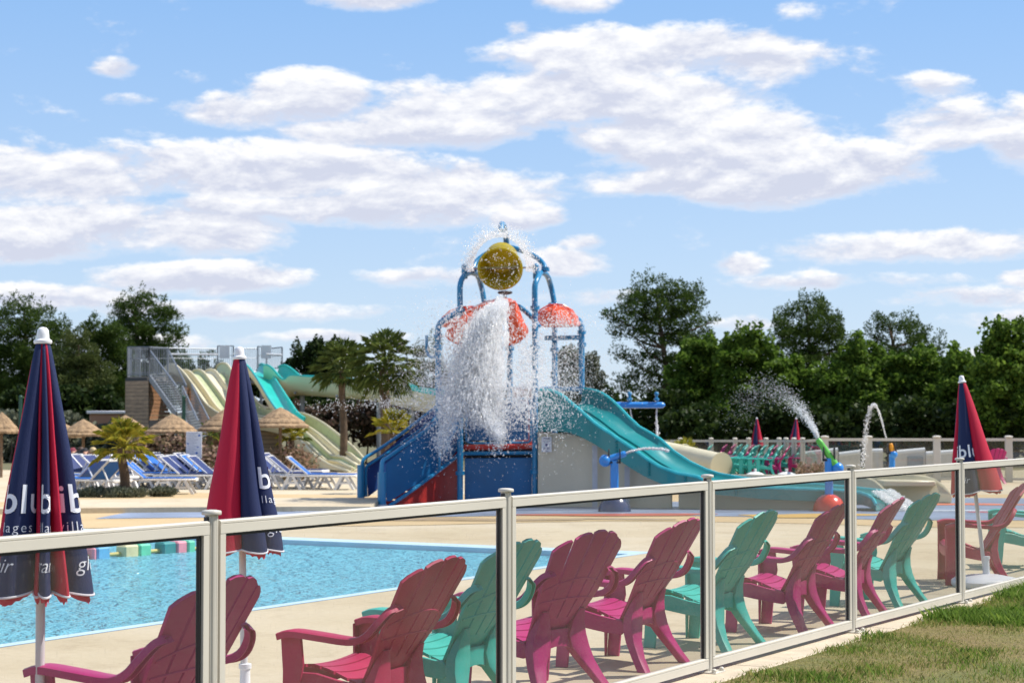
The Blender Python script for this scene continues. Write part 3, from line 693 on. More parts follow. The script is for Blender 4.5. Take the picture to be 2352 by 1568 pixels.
PAN = {
 'a': [(-2.05, -1.25, 'c', .95, 0), (-1.32, -.22, 'n', 1.12, .0), (-.26, .02, 'c', .80, .02), (-.06, .34, 'n', 1.06, .0), (.30, .62, 'c', 1.10, 0), (.56, 1.45, 'n', 1.12, .0), (1.42, 2.2, 'c', .95, 0), (2.2, 3.2, 'n', 1, 0), (3.15, 4.25, 'c', 1, 0)],
 'b': [(-1.95, .02, 'c', 1.10, 0), (-.08, .80, 'm', 1.02, .1), (.74, 1.6, 'n', 1.06, .05), (1.6, 2.5, 'c', .9, 0), (2.5, 3.4, 'n', 1, 0), (3.4, 4.35, 'c', .95, 0)],
 'c': [(-1.5, -1.0, 'c', 1.0, 0), (-1.02, .28, 'n', 1.02, 0), (.24, 1.9, 'c', 1.12, 0), (1.9, 2.8, 'n', .95, 0), (2.8, 3.8, 'c', 1, 0), (3.8, 4.8, 'n', 1, 0)],
}
def parasol(pxs, D, kind, label, grp, texts, base=True, lean=(0, 0), scale=1.0, rot=0.0, zoff=None):
    p = at(pxs, HZ, D); z = gz(p.y) if zoff is None else zoff
    root = thing('folded_parasol', label, 'parasol', (p.x, p.y, z), 0, grp)
    root.rotation_euler = (lean[0], lean[1], -math.atan2(p.x, p.y) + rot); root.scale = (scale,) * 3
    make_parasol(root, PAN[kind], tshift={'a': 0, 'b': -.025, 'c': 0}[kind], texts=texts, seed=hash(kind) % 7 if False else {'a': 3, 'b': 5, 'c': 8}[kind], valley={'a': .42, 'b': .62, 'c': .72}[kind], R0={'a': .205, 'b': .205, 'c': .215}[kind])
    pb = MB(); pb.tube([(0, 0, .20), (0, 0, 1.84)], .019, 14); pb.build('pole', M_pole, root)
    return root, p, z
def parasol_base(p, z, label, grp=None):
    root = thing('parasol_base', label, 'parasol base', (p.x, p.y, z), .2, grp)
    b = MB(); n = 28
    rings = []
    for sc, zz in ((.27, 0), (.285, .02), (.285, .055), (.25, .085), (.12, .11), (.05, .118)):
        rings.append([Vector((sc * (abs(math.cos(t)) ** .6) * math.copysign(1, math.cos(t)), sc * (abs(math.sin(t)) ** .6) * math.copysign(1, math.sin(t)), zz)) for t in [2 * math.pi * k / n for k in range(n)]])
    b.loft(rings); b.build('water_tank', M_white, root, angle=50)
    c = MB(); c.lathe([(.034, .118), (.028, .16), (.026, .25), (.033, .252), (.033, .275), (.022, .278)], n=18); c.build('socket', M_white, root)
    return root
TX = ('siblu', 'villages', ['air', "l'air", 'gran', 'glo'])
TXN = ['plein air', 'grand', 'glo']
GP = 'folded navy and crimson parasols'
r1, p, z = parasol(97, 7.72, 'a', 'folded parasol at the left edge, white lettering on its many pleats', GP, ('siblu', 'villages', ['air', 'air', 'air', 'grand', '', 'glo']))
parasol_base(p, z, 'white parasol base under the leftmost parasol, below the picture')
r2, p, z = parasol(566, 10.02, 'b', 'folded parasol with one broad plain crimson flap, in front of the slide tower', GP, ('siblu', 'villages', ['grand', 'glo', 'glo']))
r2.rotation_euler[2] += .0; r2.rotation_euler[1] = -.02
parasol_base(p, z, 'white parasol base behind the leftmost magenta armchair')
p0 = gnd(2266, 1345)
r3 = thing('folded_parasol', 'folded parasol leaning left on the right side, its pole in a white base', 'parasol', (p0.x, p0.y, 0), 0, GP)
r3.rotation_euler = (0, -.108, -math.atan2(p0.x, p0.y))
make_parasol(r3, PAN['c'], texts=('siblu', 'villages', ['', 'air', '']), valley=.72, seed=8, R0=.225)
pb = MB(); pb.tube([(0, 0, .12), (0, 0, 1.84)], .018, 14); pb.build('pole', M_pole, r3)
parasol_base(p0, 0, 'white water-filled parasol base on the deck behind the last near fence pane')

# ------------------------------------------------------------------ lane rope with floats
def lane_rope():
    A, B = gnd(212, 1267), gnd(445, 1249.5); A.z = B.z = -.045
    d = (B - A).normalized(); root = thing('float_line', 'floating lane rope with coloured block floats across the far side of the pool', 'lane rope', tuple(A))
    m = MB(); m.tube([A - d * 5, A + d * 1.5 + Vector((0, 0, .01)), B, B + d * 1.2], .022, 8); m.build('rope', mat('yellow_rope', (.55, .48, .18), .7), root, world=True)
    cols = {'pink': (.75, .28, .35), 'blue': (.12, .42, .68), 'cream': (.66, .62, .36), 'green': (.12, .62, .40), 'dark': (.02, .25, .26)}
    def fl(x0, x1, c):
        a, b = gnd(x0, 1258), gnd(x1, 1258)
        ta = lambda px: (lambda t: A + (B - A) * t)((px - 212) / (445 - 212))
        a, b = ta(x0), ta(x1); mb = MB(); mid = (a + b) / 2 + Vector((0, 0, .025)); L = (b - a).length * .98
        mb.box(mid, (L, .17, .16), rz=math.atan2(d.y, d.x)); mb.build('float_block', mat('float_' + c, cols[c], .55, var=.15, scale=8), root, smooth=False, bevel=.02, world=True)
    for x0, x1, c in ((203, 212, 'pink'), (213, 242, 'blue'), (273, 306, 'cream'), (307, 335, 'green'), (361, 393, 'dark'), (394, 419, 'pink'), (420, 439, 'green'), (150, 176, 'cream'), (120, 148, 'blue')): fl(x0, x1, c)
lane_rope()
# ------------------------------------------------------------------ water play structure
M_blue = mat('blue_painted_steel', (.010, .195, .40), .32, var=.12, scale=3, spec=.5, coat=.2)
M_bpan = mat('blue_plastic_panel', (.010, .125, .31), .42, var=.18, scale=1.5)
M_dred = mat('dark_red_panel', (.38, .018, .012), .5, var=.15, scale=2)
M_redf = mat('red_rubber_edge', (.62, .05, .03), .4, var=.1)
M_coral = mat('coral_fibreglass', (.82, .10, .022), .3, var=.1, scale=2, trans=.25)
M_yel_b = mat('olive_yellow_plastic', (.56, .46, .02), .4, var=.12, scale=3, trans=.45)
M_tealf = mat('teal_fibreglass', (.006, .205, .215), .28, var=.12, scale=1.5, coat=.3, spec=.5)
M_teall = mat('bright_teal_fibreglass', (.02, .46, .40), .3, var=.12, scale=1.2, coat=.2)
M_cream = mat('cream_fibreglass', (.62, .56, .38), .4, var=.10, scale=.9)
M_beige = mat('beige_cladding', (.66, .585, .44), .6, var=.10, scale=1.2, bump=.1, bscale=8)
M_strip = mat('pale_joint_strip', (.52, .52, .54), .5)
M_black = mat('black_plastic_and_gap_shade', (.015, .016, .02), .5)
M_white2 = mat('white_panel', (.74, .74, .76), .5, var=.05)
M_bluel = mat('light_blue_plastic', (.02, .22, .62), .3, var=.1, coat=.3)
DS = 34.6
SR = thing('water_play_structure', 'blue climbing tower with a tipping yellow bucket, coral roofs and a wide teal slide', 'water play tower', tuple(gnd(1140, 1150)))
def S(x, y, dd=0.0): return at(x, y, DS + dd)
def spart(name, mb, m, parent=None, **k): return mb.build(name, m, parent or SR, world=True, **k)
def zC(x, y): return ((1300 + x / 2.4125) * .6125, (1300 + y / 2.4125) * .6125)
def zB(x, y): return ((1500 + x / 2.614) * .6125, (800 + y / 2.614) * .6125)
def zD(x, y): return ((1950 + x / 2.352) * .6125, (1400 + y / 2.352) * .6125)
def flange(p, r=.085, h=.035): m = MB(); m.lathe([(.05, -h), (r, -h), (r, -h * .15), (r * .98, 0), (r, h * .15), (r, h), (.05, h)], p, 14); return m
def gpost(x, D, ytop, r=.058, fl=()):
    p = at(x, HZ, D); zt = at(x, ytop, D).z; m = MB(); m.tube([(p.x, p.y, gz(p.y) - .02), (p.x, p.y, zt)], r, 12); o = spart('post', m, M_blue)
    for yy in fl: spart('clamp', flange((p.x, p.y, at(x, yy, D).z)), M_blue, o)
    return o
# four posts carry the arches, further ones stand round the deck
PB, PC, PD_, PE, PA, PF = (1057, 34.4), (1229, 34.4), (1171, 36.3), (1274, 35.9), (1007, 35.2), (1336, 35.9)
gpost(*PB, 712, .054, (712, 1086)); gpost(*PC, 707, .054, (707, 797, 1083)); gpost(*PD_, 700, .055, (800,)); gpost(*PE, 700, .052, (706, 803, 776))
def bent(pts, r, name='bent_pipe', n=4): m = MB(); m.tube(smooth_poly(pts, n), r, 12); return spart(name, m, M_blue)
def lin(a, b, t): return a + (b - a) * t
# arch frames at both sides
for (xf, xr, xt, df, dr) in ((1057, 1112, 1079, -.2, 1.3), (1229, 1272, 1243, -.2, 1.3)):
    bent([S(xf, 715, df), S(xf - .5, 690, df), S(xf, 655, df), S(xf + 7, 636, df + .2), S(xt, 626, .5), S(xr - 16, 632, dr - .4), S(xr - 7, 656, dr), S(xr, 690, dr), S(xr + 1, 710, dr)], .052, 'arch_frame')
    m = MB(); m.tube([S(xt - 12, 640, .1), S(xt - 12, 612, .1)], .055, 12); m.ball(S(xt - 12, 612, .1), .058); spart('pivot_post', m, M_blue)
    spart('clamp', flange(S(xt + (12 if xf > 1100 else 9), 619, .5), .06, .03), M_blue)
# axle and tipping bucket
ax = MB(); ax.tube([S(1072, 617, .1), S(1235, 614, .1)], .018, 8); spart('axle', ax, mat('steel_axle', (.35, .36, .38), .4, .8))
bc = S(1149, 616, -.30); axis = Vector((-.04, -.90, -.40)).normalized(); q = Vector((0, 0, 1)).rotation_difference(axis).to_matrix()
b = MB(); R0 = .405
b.lathe([(.001, -.62), (.26, -.60), (.30, -.56), (R0 - .03, 0), (R0, .01), (R0 + .005, .03), (R0 - .004, .045), (R0 - .03, .045), (R0 - .045, .01), (.27, -.53), (.001, -.55)], bc, 40, q)
bucket = spart('bucket', b, M_yel_b)
b = MB(); rg = []
for k in range(19):
    an = R(200 + 8 * k); rg.append([bc + q @ Vector((r_ * math.cos(an), r_ * math.sin(an), z_)) for r_, z_ in ((.285, -.615), (.335, -.45), (.385, -.10), (.375, -.10), (.30, -.58))])
b.loft(rg); spart('bucket_band', b, M_coral, bucket)
b = MB(); b.bar(bc + q @ Vector((-.36, .0, -.06)), bc + q @ Vector((.36, .0, -.06)), .03, .03); spart('bucket_bar', b, mat('olive_bar', (.22, .20, .06), .6), bucket)
# feed pipe that curls over the bucket, and the cross arches
bent([S(1160, 640, 1.1), S(1162, 590, 1.1), S(1163, 560, 1.0), S(1161, 535, .7), S(1156, 518, .3), S(1152, 516, .0), S(1151, 530, -.15)], .055, 'feed_pipe')
bent([S(1162, 566, 1.0), S(1184, 571, .9), S(1211, 580, .8), S(1236, 594, .7), S(1249, 608, .6), S(1252, 621, .5)], .048, 'cross_arch')
bent([S(1160, 568, 1.0), S(1140, 573, .9), S(1115, 584, .8), S(1097, 598, .7), S(1089, 610, .6), S(1088, 622, .5)], .048, 'cross_arch')
spart('clamp', flange(S(1252, 617, .5), .07, .03), M_blue); spart('clamp', flange(S(1087, 619, .5), .07, .03), M_blue)
# deflector: an arched coral hood open to the front
def hood():
    rows = []; rim = [(1025, 771), (1034, 752), (1052, 735), (1077, 716), (1108, 702), (1140, 696), (1165, 693), (1181, 695), (1190, 708), (1198, 735), (1209, 752), (1211, 764), (1196, 780), (1178, 790)]
    rim = [(1062, 792), (1040, 783)] + rim
    back = [(1098, 742), (1090, 738), (1085, 735), (1090, 728), (1098, 720), (1108, 712), (1120, 706), (1136, 701), (1150, 699), (1162, 700), (1172, 704), (1180, 712), (1188, 722), (1192, 730), (1188, 738), (1180, 742)]
    f = [S(x, y, -.75 + .5 * abs((x - 1118) / 100) ** 2 * .3) for x, y in rim]; bk = [S(x, y, .65) for x, y in back]
    out = []
    for t in (0, .25, .5, .75, 1):
        out.append([a.lerp(c, t) + Vector((0, 0, .10 * math.sin(math.pi * t))) for a, c in zip(f, bk)])
    m = MB(); m.loft(out, closed=False); inn = [[p + Vector((0, .03, -.03)) for p in r] for r in out]; m.loft(inn, closed=False)
    m.loft([out[0], inn[0]], closed=False); o = spart('deflector_hood', m, M_coral)
    m = MB(); m.tube(smooth_poly(f, 2), .022, 6); spart('hood_rim', m, M_coral, o)
hood()
def lobe(pts, d0, nm='hood_lobe'):
    cx = sum(p[0] for p in pts) / len(pts); P = [S(x, y, d0 + .004 * abs(x - cx)) for x, y in pts]; Q = [p + Vector((0, .35, .05)) for p in P]; c0 = S(cx, sum(p[1] for p in pts) / len(pts), d0 - .10)
    m = MB(); n = len(P); m.add(P + Q + [c0], [(i, (i + 1) % n, n + (i + 1) % n, n + i) for i in range(n)] + [((i + 1) % n, i, 2 * n) for i in range(n)] + [tuple(range(n, 2 * n))]); spart(nm, m, M_coral, angle=50)
lobe([(1025, 771), (1029, 760), (1036, 749), (1052, 735), (1070, 722), (1090, 713), (1104, 708), (1098, 728), (1086, 745), (1075, 765), (1068, 782), (1062, 795), (1050, 789), (1036, 781)], -.85)
lobe([(1163, 699), (1172, 693), (1184, 694), (1190, 706), (1195, 724), (1200, 738), (1208, 751), (1211, 764), (1207, 773), (1193, 783), (1180, 790), (1168, 794), (1170, 775), (1168, 750), (1164, 725)], -.85)
# nozzle on top of the hood
m = MB(); p = S(1160, 690, .3); m.tube([p, p + Vector((0, 0, .16))], .03, 8); m.lathe([(.02, .1), (.12, .12), (.14, .15), (.12, .17), (.02, .18)], p, 12); spart('nozzle', m, M_black)
# dish roofs
def roof(cx, cy, rx, h, dd, name='dish_roof'):
    c = S(cx, cy, dd); r = rx / FP * (DS + dd); hh = h / FP * (DS + dd)
    m = MB(); m.lathe([(.04, hh), (r * .35, hh * .93), (r * .7, hh * .68), (r * .93, hh * .30), (r, 0.02), (r * 1.0, -.03), (r * .96, -.05), (r * .9, .0), (r * .6, hh * .55), (.04, hh * .8)], c, 12); o = spart(name, m, M_coral, angle=20)
    for k in range(6):
        a = math.pi / 3 * k + .3; pr = [c + Vector((math.cos(a) * r * s, math.sin(a) * r * s, hh * z + .02)) for s, z in ((.05, 1), (.35, .95), (.7, .70), (.95, .30), (1.0, .05))]
        q_ = MB(); q_.tube(pr, .014, 5); spart('roof_rib', q_, M_coral, o)
    return o
roof(1278, 743, 54, 42, .6); roof(1080, 744, 70, 38, 1.2)
# bent posts that curve in under the roofs
bent([S(1336, 905, 1.0), S(1336, 850, 1.0), S(1336, 790, 1.0), S(1336, 762, 1.0), S(1334, 745, 1.0), S(1326, 733, 1.0), S(1305, 722, .9), S(1280, 709, .8), S(1262, 700, .7)], .055, 'bent_post')
for yy in (763, 791): spart('clamp', flange(S(1336, yy, 1.0)), M_blue)
bent([S(1007, 1000, .4), S(1007, 900, .4), S(1006, 800, .4), S(1006, 765, .4), S(1008, 748, .4), S(1018, 736, .4), S(1040, 724, .4), S(1059, 712, .4)], .055, 'bent_post')
for yy in (771, 800): spart('clamp', flange(S(1006, yy, .4)), M_blue)
bent([S(1176, 700, .2), S(1195, 706, .1), S(1215, 722, .0), S(1229, 738, -.1), S(1240, 752, -.1)], .045, 'roof_pipe')
for (x0, y0, x1, y1, dd) in ((1251, 776, 1336, 775, 1.0), (1008, 915, 1055, 915, .2), (1230, 893, 1336, 893, 1.0)):
    m = MB(); m.tube([S(x0, y0, dd), S(x1, y1, dd)], .045, 10); spart('cross_bar', m, M_blue)
bent([S(980, 770, 1.0), S(980, 795, 1.0), S(982, 812, 1.0), S(990, 820, .9), S(1004, 821, .6)], .028, 'spray_hook')
# front face: lower panel, dark gap, rubber edge, upper panel with tube frame
def quad(pts, dd, th=.05):
    P = [S(x, y, dd) for x, y in pts]; m = MB(); n = (P[1] - P[0]).cross(P[-1] - P[0]).normalized()
    if n.y > 0: n = -n
    m.prism(P, -n * th); return m
g0 = 1166
spart('lower_panel', quad([(1067, 1052), (1222, 1050), (1222, g0), (1067, g0)], .02), M_bpan, bevel=.01)
spart('gap_shade_sheet', quad([(1067, 1030), (1222, 1028), (1222, 1060), (1067, 1060)], .3), M_black)  # black sheet: the shade inside the open gap, put in as colour
m = MB(); m.tube([S(1060, 1041, -.02), S(1229, 1039, -.02)], .035, 8); spart('cross_bar', m, M_blue)
m = MB(); m.loft([[S(x, y, d) for x, y, d in r] for r in ([(1064, 1021, -.08), (1064, 1033, -.05), (1064, 1033, 2.4), (1064, 1021, 2.4)], [(1226, 1018, -.08), (1226, 1031, -.05), (1240, 1031, 2.4), (1240, 1019, 2.4)])]); spart('deck_floor', m, M_redf, bevel=.02)
spart('guard_panel', quad([(1075, 930), (1080, 925), (1205, 920), (1213, 928), (1214, 1010), (1075, 1012)], .0), M_bpan, bevel=.01)
def frame_tube(pts, dd, r=.022): 
    m = MB(); P = [S(x, y, dd) for x, y in pts]; m.tube(smooth_poly(P + [P[0]], 2), r, 7, caps=False); return m
spart('guard_frame', frame_tube([(1071, 940), (1072, 925), (1080, 920), (1140, 918), (1205, 915), (1216, 920), (1218, 935), (1219, 1000), (1216, 1013), (1205, 1016), (1140, 1017), (1085, 1017), (1073, 1012), (1071, 1000)], -.04), M_blue)
m = MB(); m.tube([S(1146, 1017, -.03), S(1146, 1040, -.03)], .018, 8); spart('frame_stem', m, M_blue)
# beige back panel with an archway behind
m = quad([(1172, 893), (1232, 893), (1232, 1020), (1172, 1020)], 2.1, .08); spart('back_panel', m, M_beige)
m = quad([(1171, 888), (1233, 888), (1233, 893), (1171, 893)], 2.05, .12); spart('panel_cap', m, M_white2)
m = MB(); m.prism([S(x, y, 2.05) for x, y in [(1200, 1018), (1200, 940), (1204, 920), (1213, 908), (1223, 905), (1230, 906), (1230, 1018)]], (0, .03, 0)); spart('arch_panel', m, mat('rust_panel', (.40, .17, .12), .6))
# stair: near side guards
def stair():
    # depth runs from the foot (nearer) to the deck
    n0, n1 = -1.3, .25
    f = lambda x: n0 + (n1 - n0) * (x - 877) / (1056 - 877)
    N = lambda x, y, e=0: S(x, y, f(x) + e)
    st = lambda pts, th, e=0: (lambda P: (lambda m: m.prism(P, (.02, th, 0)))(MB()))([N(x, y, e) for x, y in pts])
    spart('skirt_panel', st([(888, 1163), (905, 1158), (1056, 1019), (1058, 1019), (1058, 1170), (888, 1170)], .05, .06), M_dred)
    spart('side_panel', st([(885, 1073), (888, 1061), (1006, 992 - 20), (1007, 1078), (893, 1152), (887, 1150)], .03), M_bpan, bevel=.008)
    spart('side_panel', st([(1013, 969), (1052, 935), (1058, 940), (1057, 1018), (1050, 1033), (1013, 1075)], .03), M_bpan, bevel=.008)
    def tb(pts, r=.03, nm='handrail', e=-.03, far=0):
        m = MB(); m.tube(smooth_poly([N(x, y, e + far) for x, y in pts], 3), r, 8); return spart(nm, m, M_blue)
    tb([(877, 1160), (877, 1110), (877, 1068), (881, 1056), (893, 1048), (930, 1022), (1000, 972), (1050, 930), (1058, 924)], .038)
    tb([(893, 1162), (930, 1137), (1000, 1086), (1040, 1055), (1058, 1038)], .034, 'lower_rail')
    tb([(1009, 968), (1009, 1082)], .028, 'stair_post')
    p = N(877, 1150); m = MB(); m.tube([(p.x, p.y, gz(p.y) - .02), (p.x, p.y, p.z + .5)], .075, 12); spart('foot_post', m, M_blue)
    m = MB(); m.lathe([(.14, 0), (.14, .03), (.10, .06), (.08, .07)], (p.x, p.y, gz(p.y)), 14); spart('foot_plate', m, M_strip)
    # far side
    h0 = lambda x: 0.05 + (1.2) * (x - 828) / (1020 - 828)
    Fp = lambda x, y, e=0: S(x, y, h0(x) + e)
    m = MB(); m.prism([Fp(x, y) for x, y in [(842, 1064), (878, 1042), (1015, 925), (1040, 905), (1040, 990), (1000, 1020), (845, 1140)]], (.01, .03, 0)); spart('far_side_panel', m, mat('navy_panel', (.012, .075, .27), .45, var=.15))
    m = MB(); m.tube(smooth_poly([Fp(x, y, -.05) for x, y in [(832, 1146), (832, 1075), (833, 1060), (840, 1050), (865, 1035), (930, 990), (1000, 935), (1030, 910)]], 3), .032, 8); spart('handrail', m, M_blue)
    m = MB(); m.tube(smooth_poly([Fp(x, y, -.05) for x, y in [(841, 1140), (841, 1078), (850, 1066), (900, 1033), (960, 990), (1020, 945)]], 3), .026, 8); spart('handrail', m, M_blue)
    p = Fp(829, 1146); m = MB(); m.tube([(p.x, p.y, gz(p.y) - .02), (p.x, p.y, p.z + .62)], .07, 12); spart('foot_post', m, M_blue)
    m = MB(); m.lathe([(.14, 0), (.14, .03), (.10, .06), (.08, .07)], (p.x, p.y, gz(p.y)), 14); spart('foot_plate', m, M_strip)
    # steps between the sides
    for k in range(7):
        t = k / 6.5; x0 = 884 + (1056 - 884) * t; x1 = 838 + (1035 - 838) * t; yb = 1152 - 122 * t
        a, c = N(x0, yb, .05), Fp(x1, yb - 8, 0); a.z = c.z = gz(a.y) + .12 + .93 * t; d = (N(1056, 1000) - N(877, 1000)); d.z = 0; d.normalize()
        m = MB(); m.prism([a, c, c + d * .30, a + d * .30], (0, 0, -.12)); spart('step', m, M_dred, bevel=.008)
stair()
# slide: near and far rims, twin lanes with a ridge
def resample(pts, n): return [Vector(poly_at(pts, i / n)) for i in range(n + 1)]
def main_slide():
    near = [zD(*p) for p in [(165, 140), (290, 150), (370, 190), (460, 265), (560, 350), (640, 420), (700, 470), (780, 515), (870, 580), (1000, 665), (1100, 740), (1230, 820), (1400, 880), (1560, 905)]] + [(1640, 1113), (1740, 1118), (1850, 1122), (1950, 1127), (1985, 1133), (2003, 1142), (2012, 1158)]
    far = [zD(*p) for p in [(560, 135), (640, 140), (740, 180), (800, 225), (870, 290), (960, 385), (1050, 470), (1150, 525), (1240, 580), (1360, 690), (1500, 780), (1650, 850), (1760, 885), (1900, 910)]] + [(1770, 1107), (1830, 1110), (1890, 1113), (1960, 1119), (2040, 1128), (2058, 1140), (2064, 1155)]
    low = [zD(*p) for p in [(165, 510), (300, 508), (450, 520), (560, 555), (700, 620), (790, 675), (880, 740), (960, 800), (1050, 860), (1130, 905), (1220, 945), (1330, 990), (1450, 1020), (1600, 1050)]] + [(1700, 1140), (1760, 1146), (1850, 1150), (1940, 1152), (1980, 1160), (2000, 1168), (2010, 1176)]
    n = 56
    near = resample([(x, y, 34.0 - 2.6 * i / 20) for i, (x, y) in enumerate(near)], n); low = resample([(x, y, 34.0 - 2.6 * i / 20) for i, (x, y) in enumerate(low)], n)
    far = resample([(x, y, 35.5 - 2.5 * i / 20) for i, (x, y) in enumerate(far)], n)
    rings = []; ridge = []; nr = []; fr = []
    for i in range(n + 1):
        a, l, f = near[i], low[i], far[i]
        A, F_, Lw = at(a.x, a.y, a.z), at(f.x, f.y, f.z), at(l.x, l.y, l.z)
        zg = gz(A.y) + .02; dep = max(.10, (A.z - Lw.z))
        base = max(zg, A.z - dep); 
        fb = Vector((F_.x, F_.y, max(zg, F_.z - dep * .9)))
        Lb = Vector((A.x * .9 + Lw.x * .1, A.y, base)); mid = (A + F_) / 2
        tr = min(dep * .62, .42); side = (F_ - A); side.z = 0; side.normalize()
        t1, t2 = A.lerp(F_, .22), A.lerp(F_, .42); t3, t4 = A.lerp(F_, .58), A.lerp(F_, .80)
        dz = Vector((0, 0, -tr))
        rg = A.lerp(F_, .5) + Vector((0, 0, -tr * .72))
        rings.append([A, A + side * .05 + Vector((0, 0, -.01)), A + side * .09 + dz * .5, t1 + dz * .96, t2 + dz, rg, t3 + dz, t4 + dz * .96, F_ - side * .09 + dz * .5, F_ - side * .05, F_, fb, Lb])
        ridge.append(rg + Vector((0, 0, .012))); nr.append(A); fr.append(F_)
    m = MB(); m.loft(rings); sl = spart('slide', m, M_tealf, angle=50)
    m = MB(); m.tube(nr, .030, 6); spart('slide_rim', m, mat('teal_rim', (.04, .48, .52), .25, coat=.3), sl)  # lighter teal puts the rim's highlight line into the colour
    m = MB(); m.tube(fr, .028, 6); spart('slide_rim', m, mat('teal_rim', (.04, .48, .52), .25), sl)
    m = MB(); m.tube(ridge, .014, 5); spart('lane_ridge', m, M_tealf, sl)
    # flanged joints with bolts on the near side
    for k in (14, 20, 26, 34):
        A, Lb = rings[k][0], rings[k][-1]; m = MB()
        for t in (.2, .35, .5, .65, .8): m.ball(A.lerp(Lb, t) + Vector((0, -.02, 0)), .022, 6, 4)
        spart('bolt_row', m, M_tealf, sl)
    # white water running out at the end
    e = rings[-1]; m = MB(); rr = random.Random(4); V = []
    for (ta, tb_) in ((.12, .44), (.58, .90)):
        A, F_ = rings[-3][0], rings[-3][10]
        for k in range(2600):
            t = rr.uniform(ta, tb_); s = rr.random(); p = A.lerp(F_, t) + Vector((.05 + .55 * s + rr.gauss(0, .02), -.25 * s + rr.gauss(0, .02), 0)); p.z = gz(p.y) + .30 * (1 - s) ** 1.6 + rr.random() * .05
            V.append((p, rr.uniform(.006, .018)))
    return V
OUTFLOW = main_slide()
# beige curved wall under the slide
def under_wall():
    top = [zD(*p) for p in [(160, 512), (300, 508), (450, 520), (560, 555), (700, 620), (790, 675), (880, 740), (960, 800), (1050, 860), (1130, 905), (1220, 945), (1330, 985)]]
    n = len(top); rows = []
    for i, (x, y) in enumerate(top):
        D = 34.25 - 1.3 * i / n; p = at(x, y + 4, D); g = Vector((p.x, p.y, gz(p.y) - .02)); rows.append([g, p, p + Vector((.05, .3, 0)), g + Vector((.05, .3, 0))])
    m = MB(); m.loft(rows); w = spart('under_slide_wall', m, M_beige, angle=60)
    for x in (1366, 1440):
        D = 34.25 - 1.3 * (x - 1236) / (1540 - 1236) - .02
        yt = np.interp(x, [p[0] for p in top], [p[1] for p in top]) + 8
        a, b2 = at(x, yt, D), at(x, HZ, D); m = MB(); m.bar((a.x, a.y - .02, gz(a.y)), (a.x, a.y - .02, a.z), .09, .03, up=(0, 1, 0)); spart('joint_strip', m, M_strip, w)
    # white notice with a small figure and lines of print
    c = at(1255.5, 1020, 34.1); m = MB(); m.box(c, (.18, .012, .27)); nt_ = spart('notice', m, M_white2, w, smooth=False)
    m = MB()
    for k, (wd, zz) in enumerate(((.12, .11), (.10, .09), (.13, .05), (.05, .0), (.04, -.02), (.12, -.06), (.11, -.08), (.07, -.115))): m.box(c + Vector((0, -.009, zz)), (wd, .003, .008 if zz > .02 or zz < -.03 else .025))
    spart('notice_print', m, mat('grey_print', (.10, .10, .22), .6), nt_, smooth=False)
under_wall()
# long low wall of the runout
m = MB(); rows = []
for x, D in ((1560, 33.0), (1640, 32.6), (1740, 32.3), (1850, 32.1), (1925, 31.9)):
    p = at(x, 1131, D); g = Vector((p.x, p.y, gz(p.y) - .02)); rows.append([g, p, p + Vector((0, .12, 0)), g + Vector((0, .12, 0))])
m.loft(rows); spart('runout_wall', m, M_beige)

# second runout: teal and cream open chute behind it
def back_runout():
    root = thing('slide_runout', 'low cream and teal slide run-out ending in rounded cream lobes behind the twin teal chutes', 'slide', tuple(gnd(1900, 1120)))
    D = 38.5
    def wall(x0, x1, D0, D1, yt0, yt1, m, nm, th=.10):
        a, b2 = at(x0, yt0, D0), at(x1, yt1, D1); ga, gb = Vector((a.x, a.y, gz(a.y))), Vector((b2.x, b2.y, gz(b2.y)))
        k = MB(); k.prism([ga, gb, b2, a], (0, th, 0)); return k.build(nm, m, root, world=True, bevel=.02)
    wall(1650, 1828, 36.6, 36.2, 1089, 1090, M_cream, 'cream_side')
    wall(1828, 1964, 36.2, 36.0, 1090, 1091, M_tealf, 'teal_side')
    # lobes
    for (cx, D0, yt, w, c1, nm) in ((1979, 35.7, 1093, 58, M_cream, 'end_lobe'), (2098, 37.4, 1090, 70, M_cream, 'end_lobe')):
        a = at(cx - (35 if w < 60 else 105), yt, D0); pts = [Vector((a.x, a.y, gz(a.y)))]
        top = [(0, 0), (w * .35, 1), (w * .7, 9), (w * 1.0, 24), (w * 1.25, 44)]
        x0 = cx - 10 if w < 60 else cx
        P = [a] + [at(x0 + tx, yt + ty, D0 - .012 * tx) for tx, ty in top]; e = P[-1].copy(); e.z = gz(e.y)
        k = MB(); k.prism([pts[0]] + P + [e], (.03, .12, 0)); k.build(nm, c1, root, world=True, bevel=.03)
    wall(1964, 2060, 37.6, 37.5, 1087, 1088, M_tealf, 'teal_side')
    a, b2 = gnd(2000, 1150), gnd(2120, 1135); k = MB(); k.add([a + Vector((0, 0, .03)), b2 + Vector((0, 0, .03)), b2 + Vector((-.3, 2.2, .12)), a + Vector((-.5, 2.4, .12))], [(0, 1, 2, 3)]); k.build('chute_floor', M_cream, root, world=True)
    k = MB(); k.box(at(2080, 1108, 37), (1.0, .8, .1)); k.build('end_step', M_cream, root, world=True, bevel=.02)
back_runout()

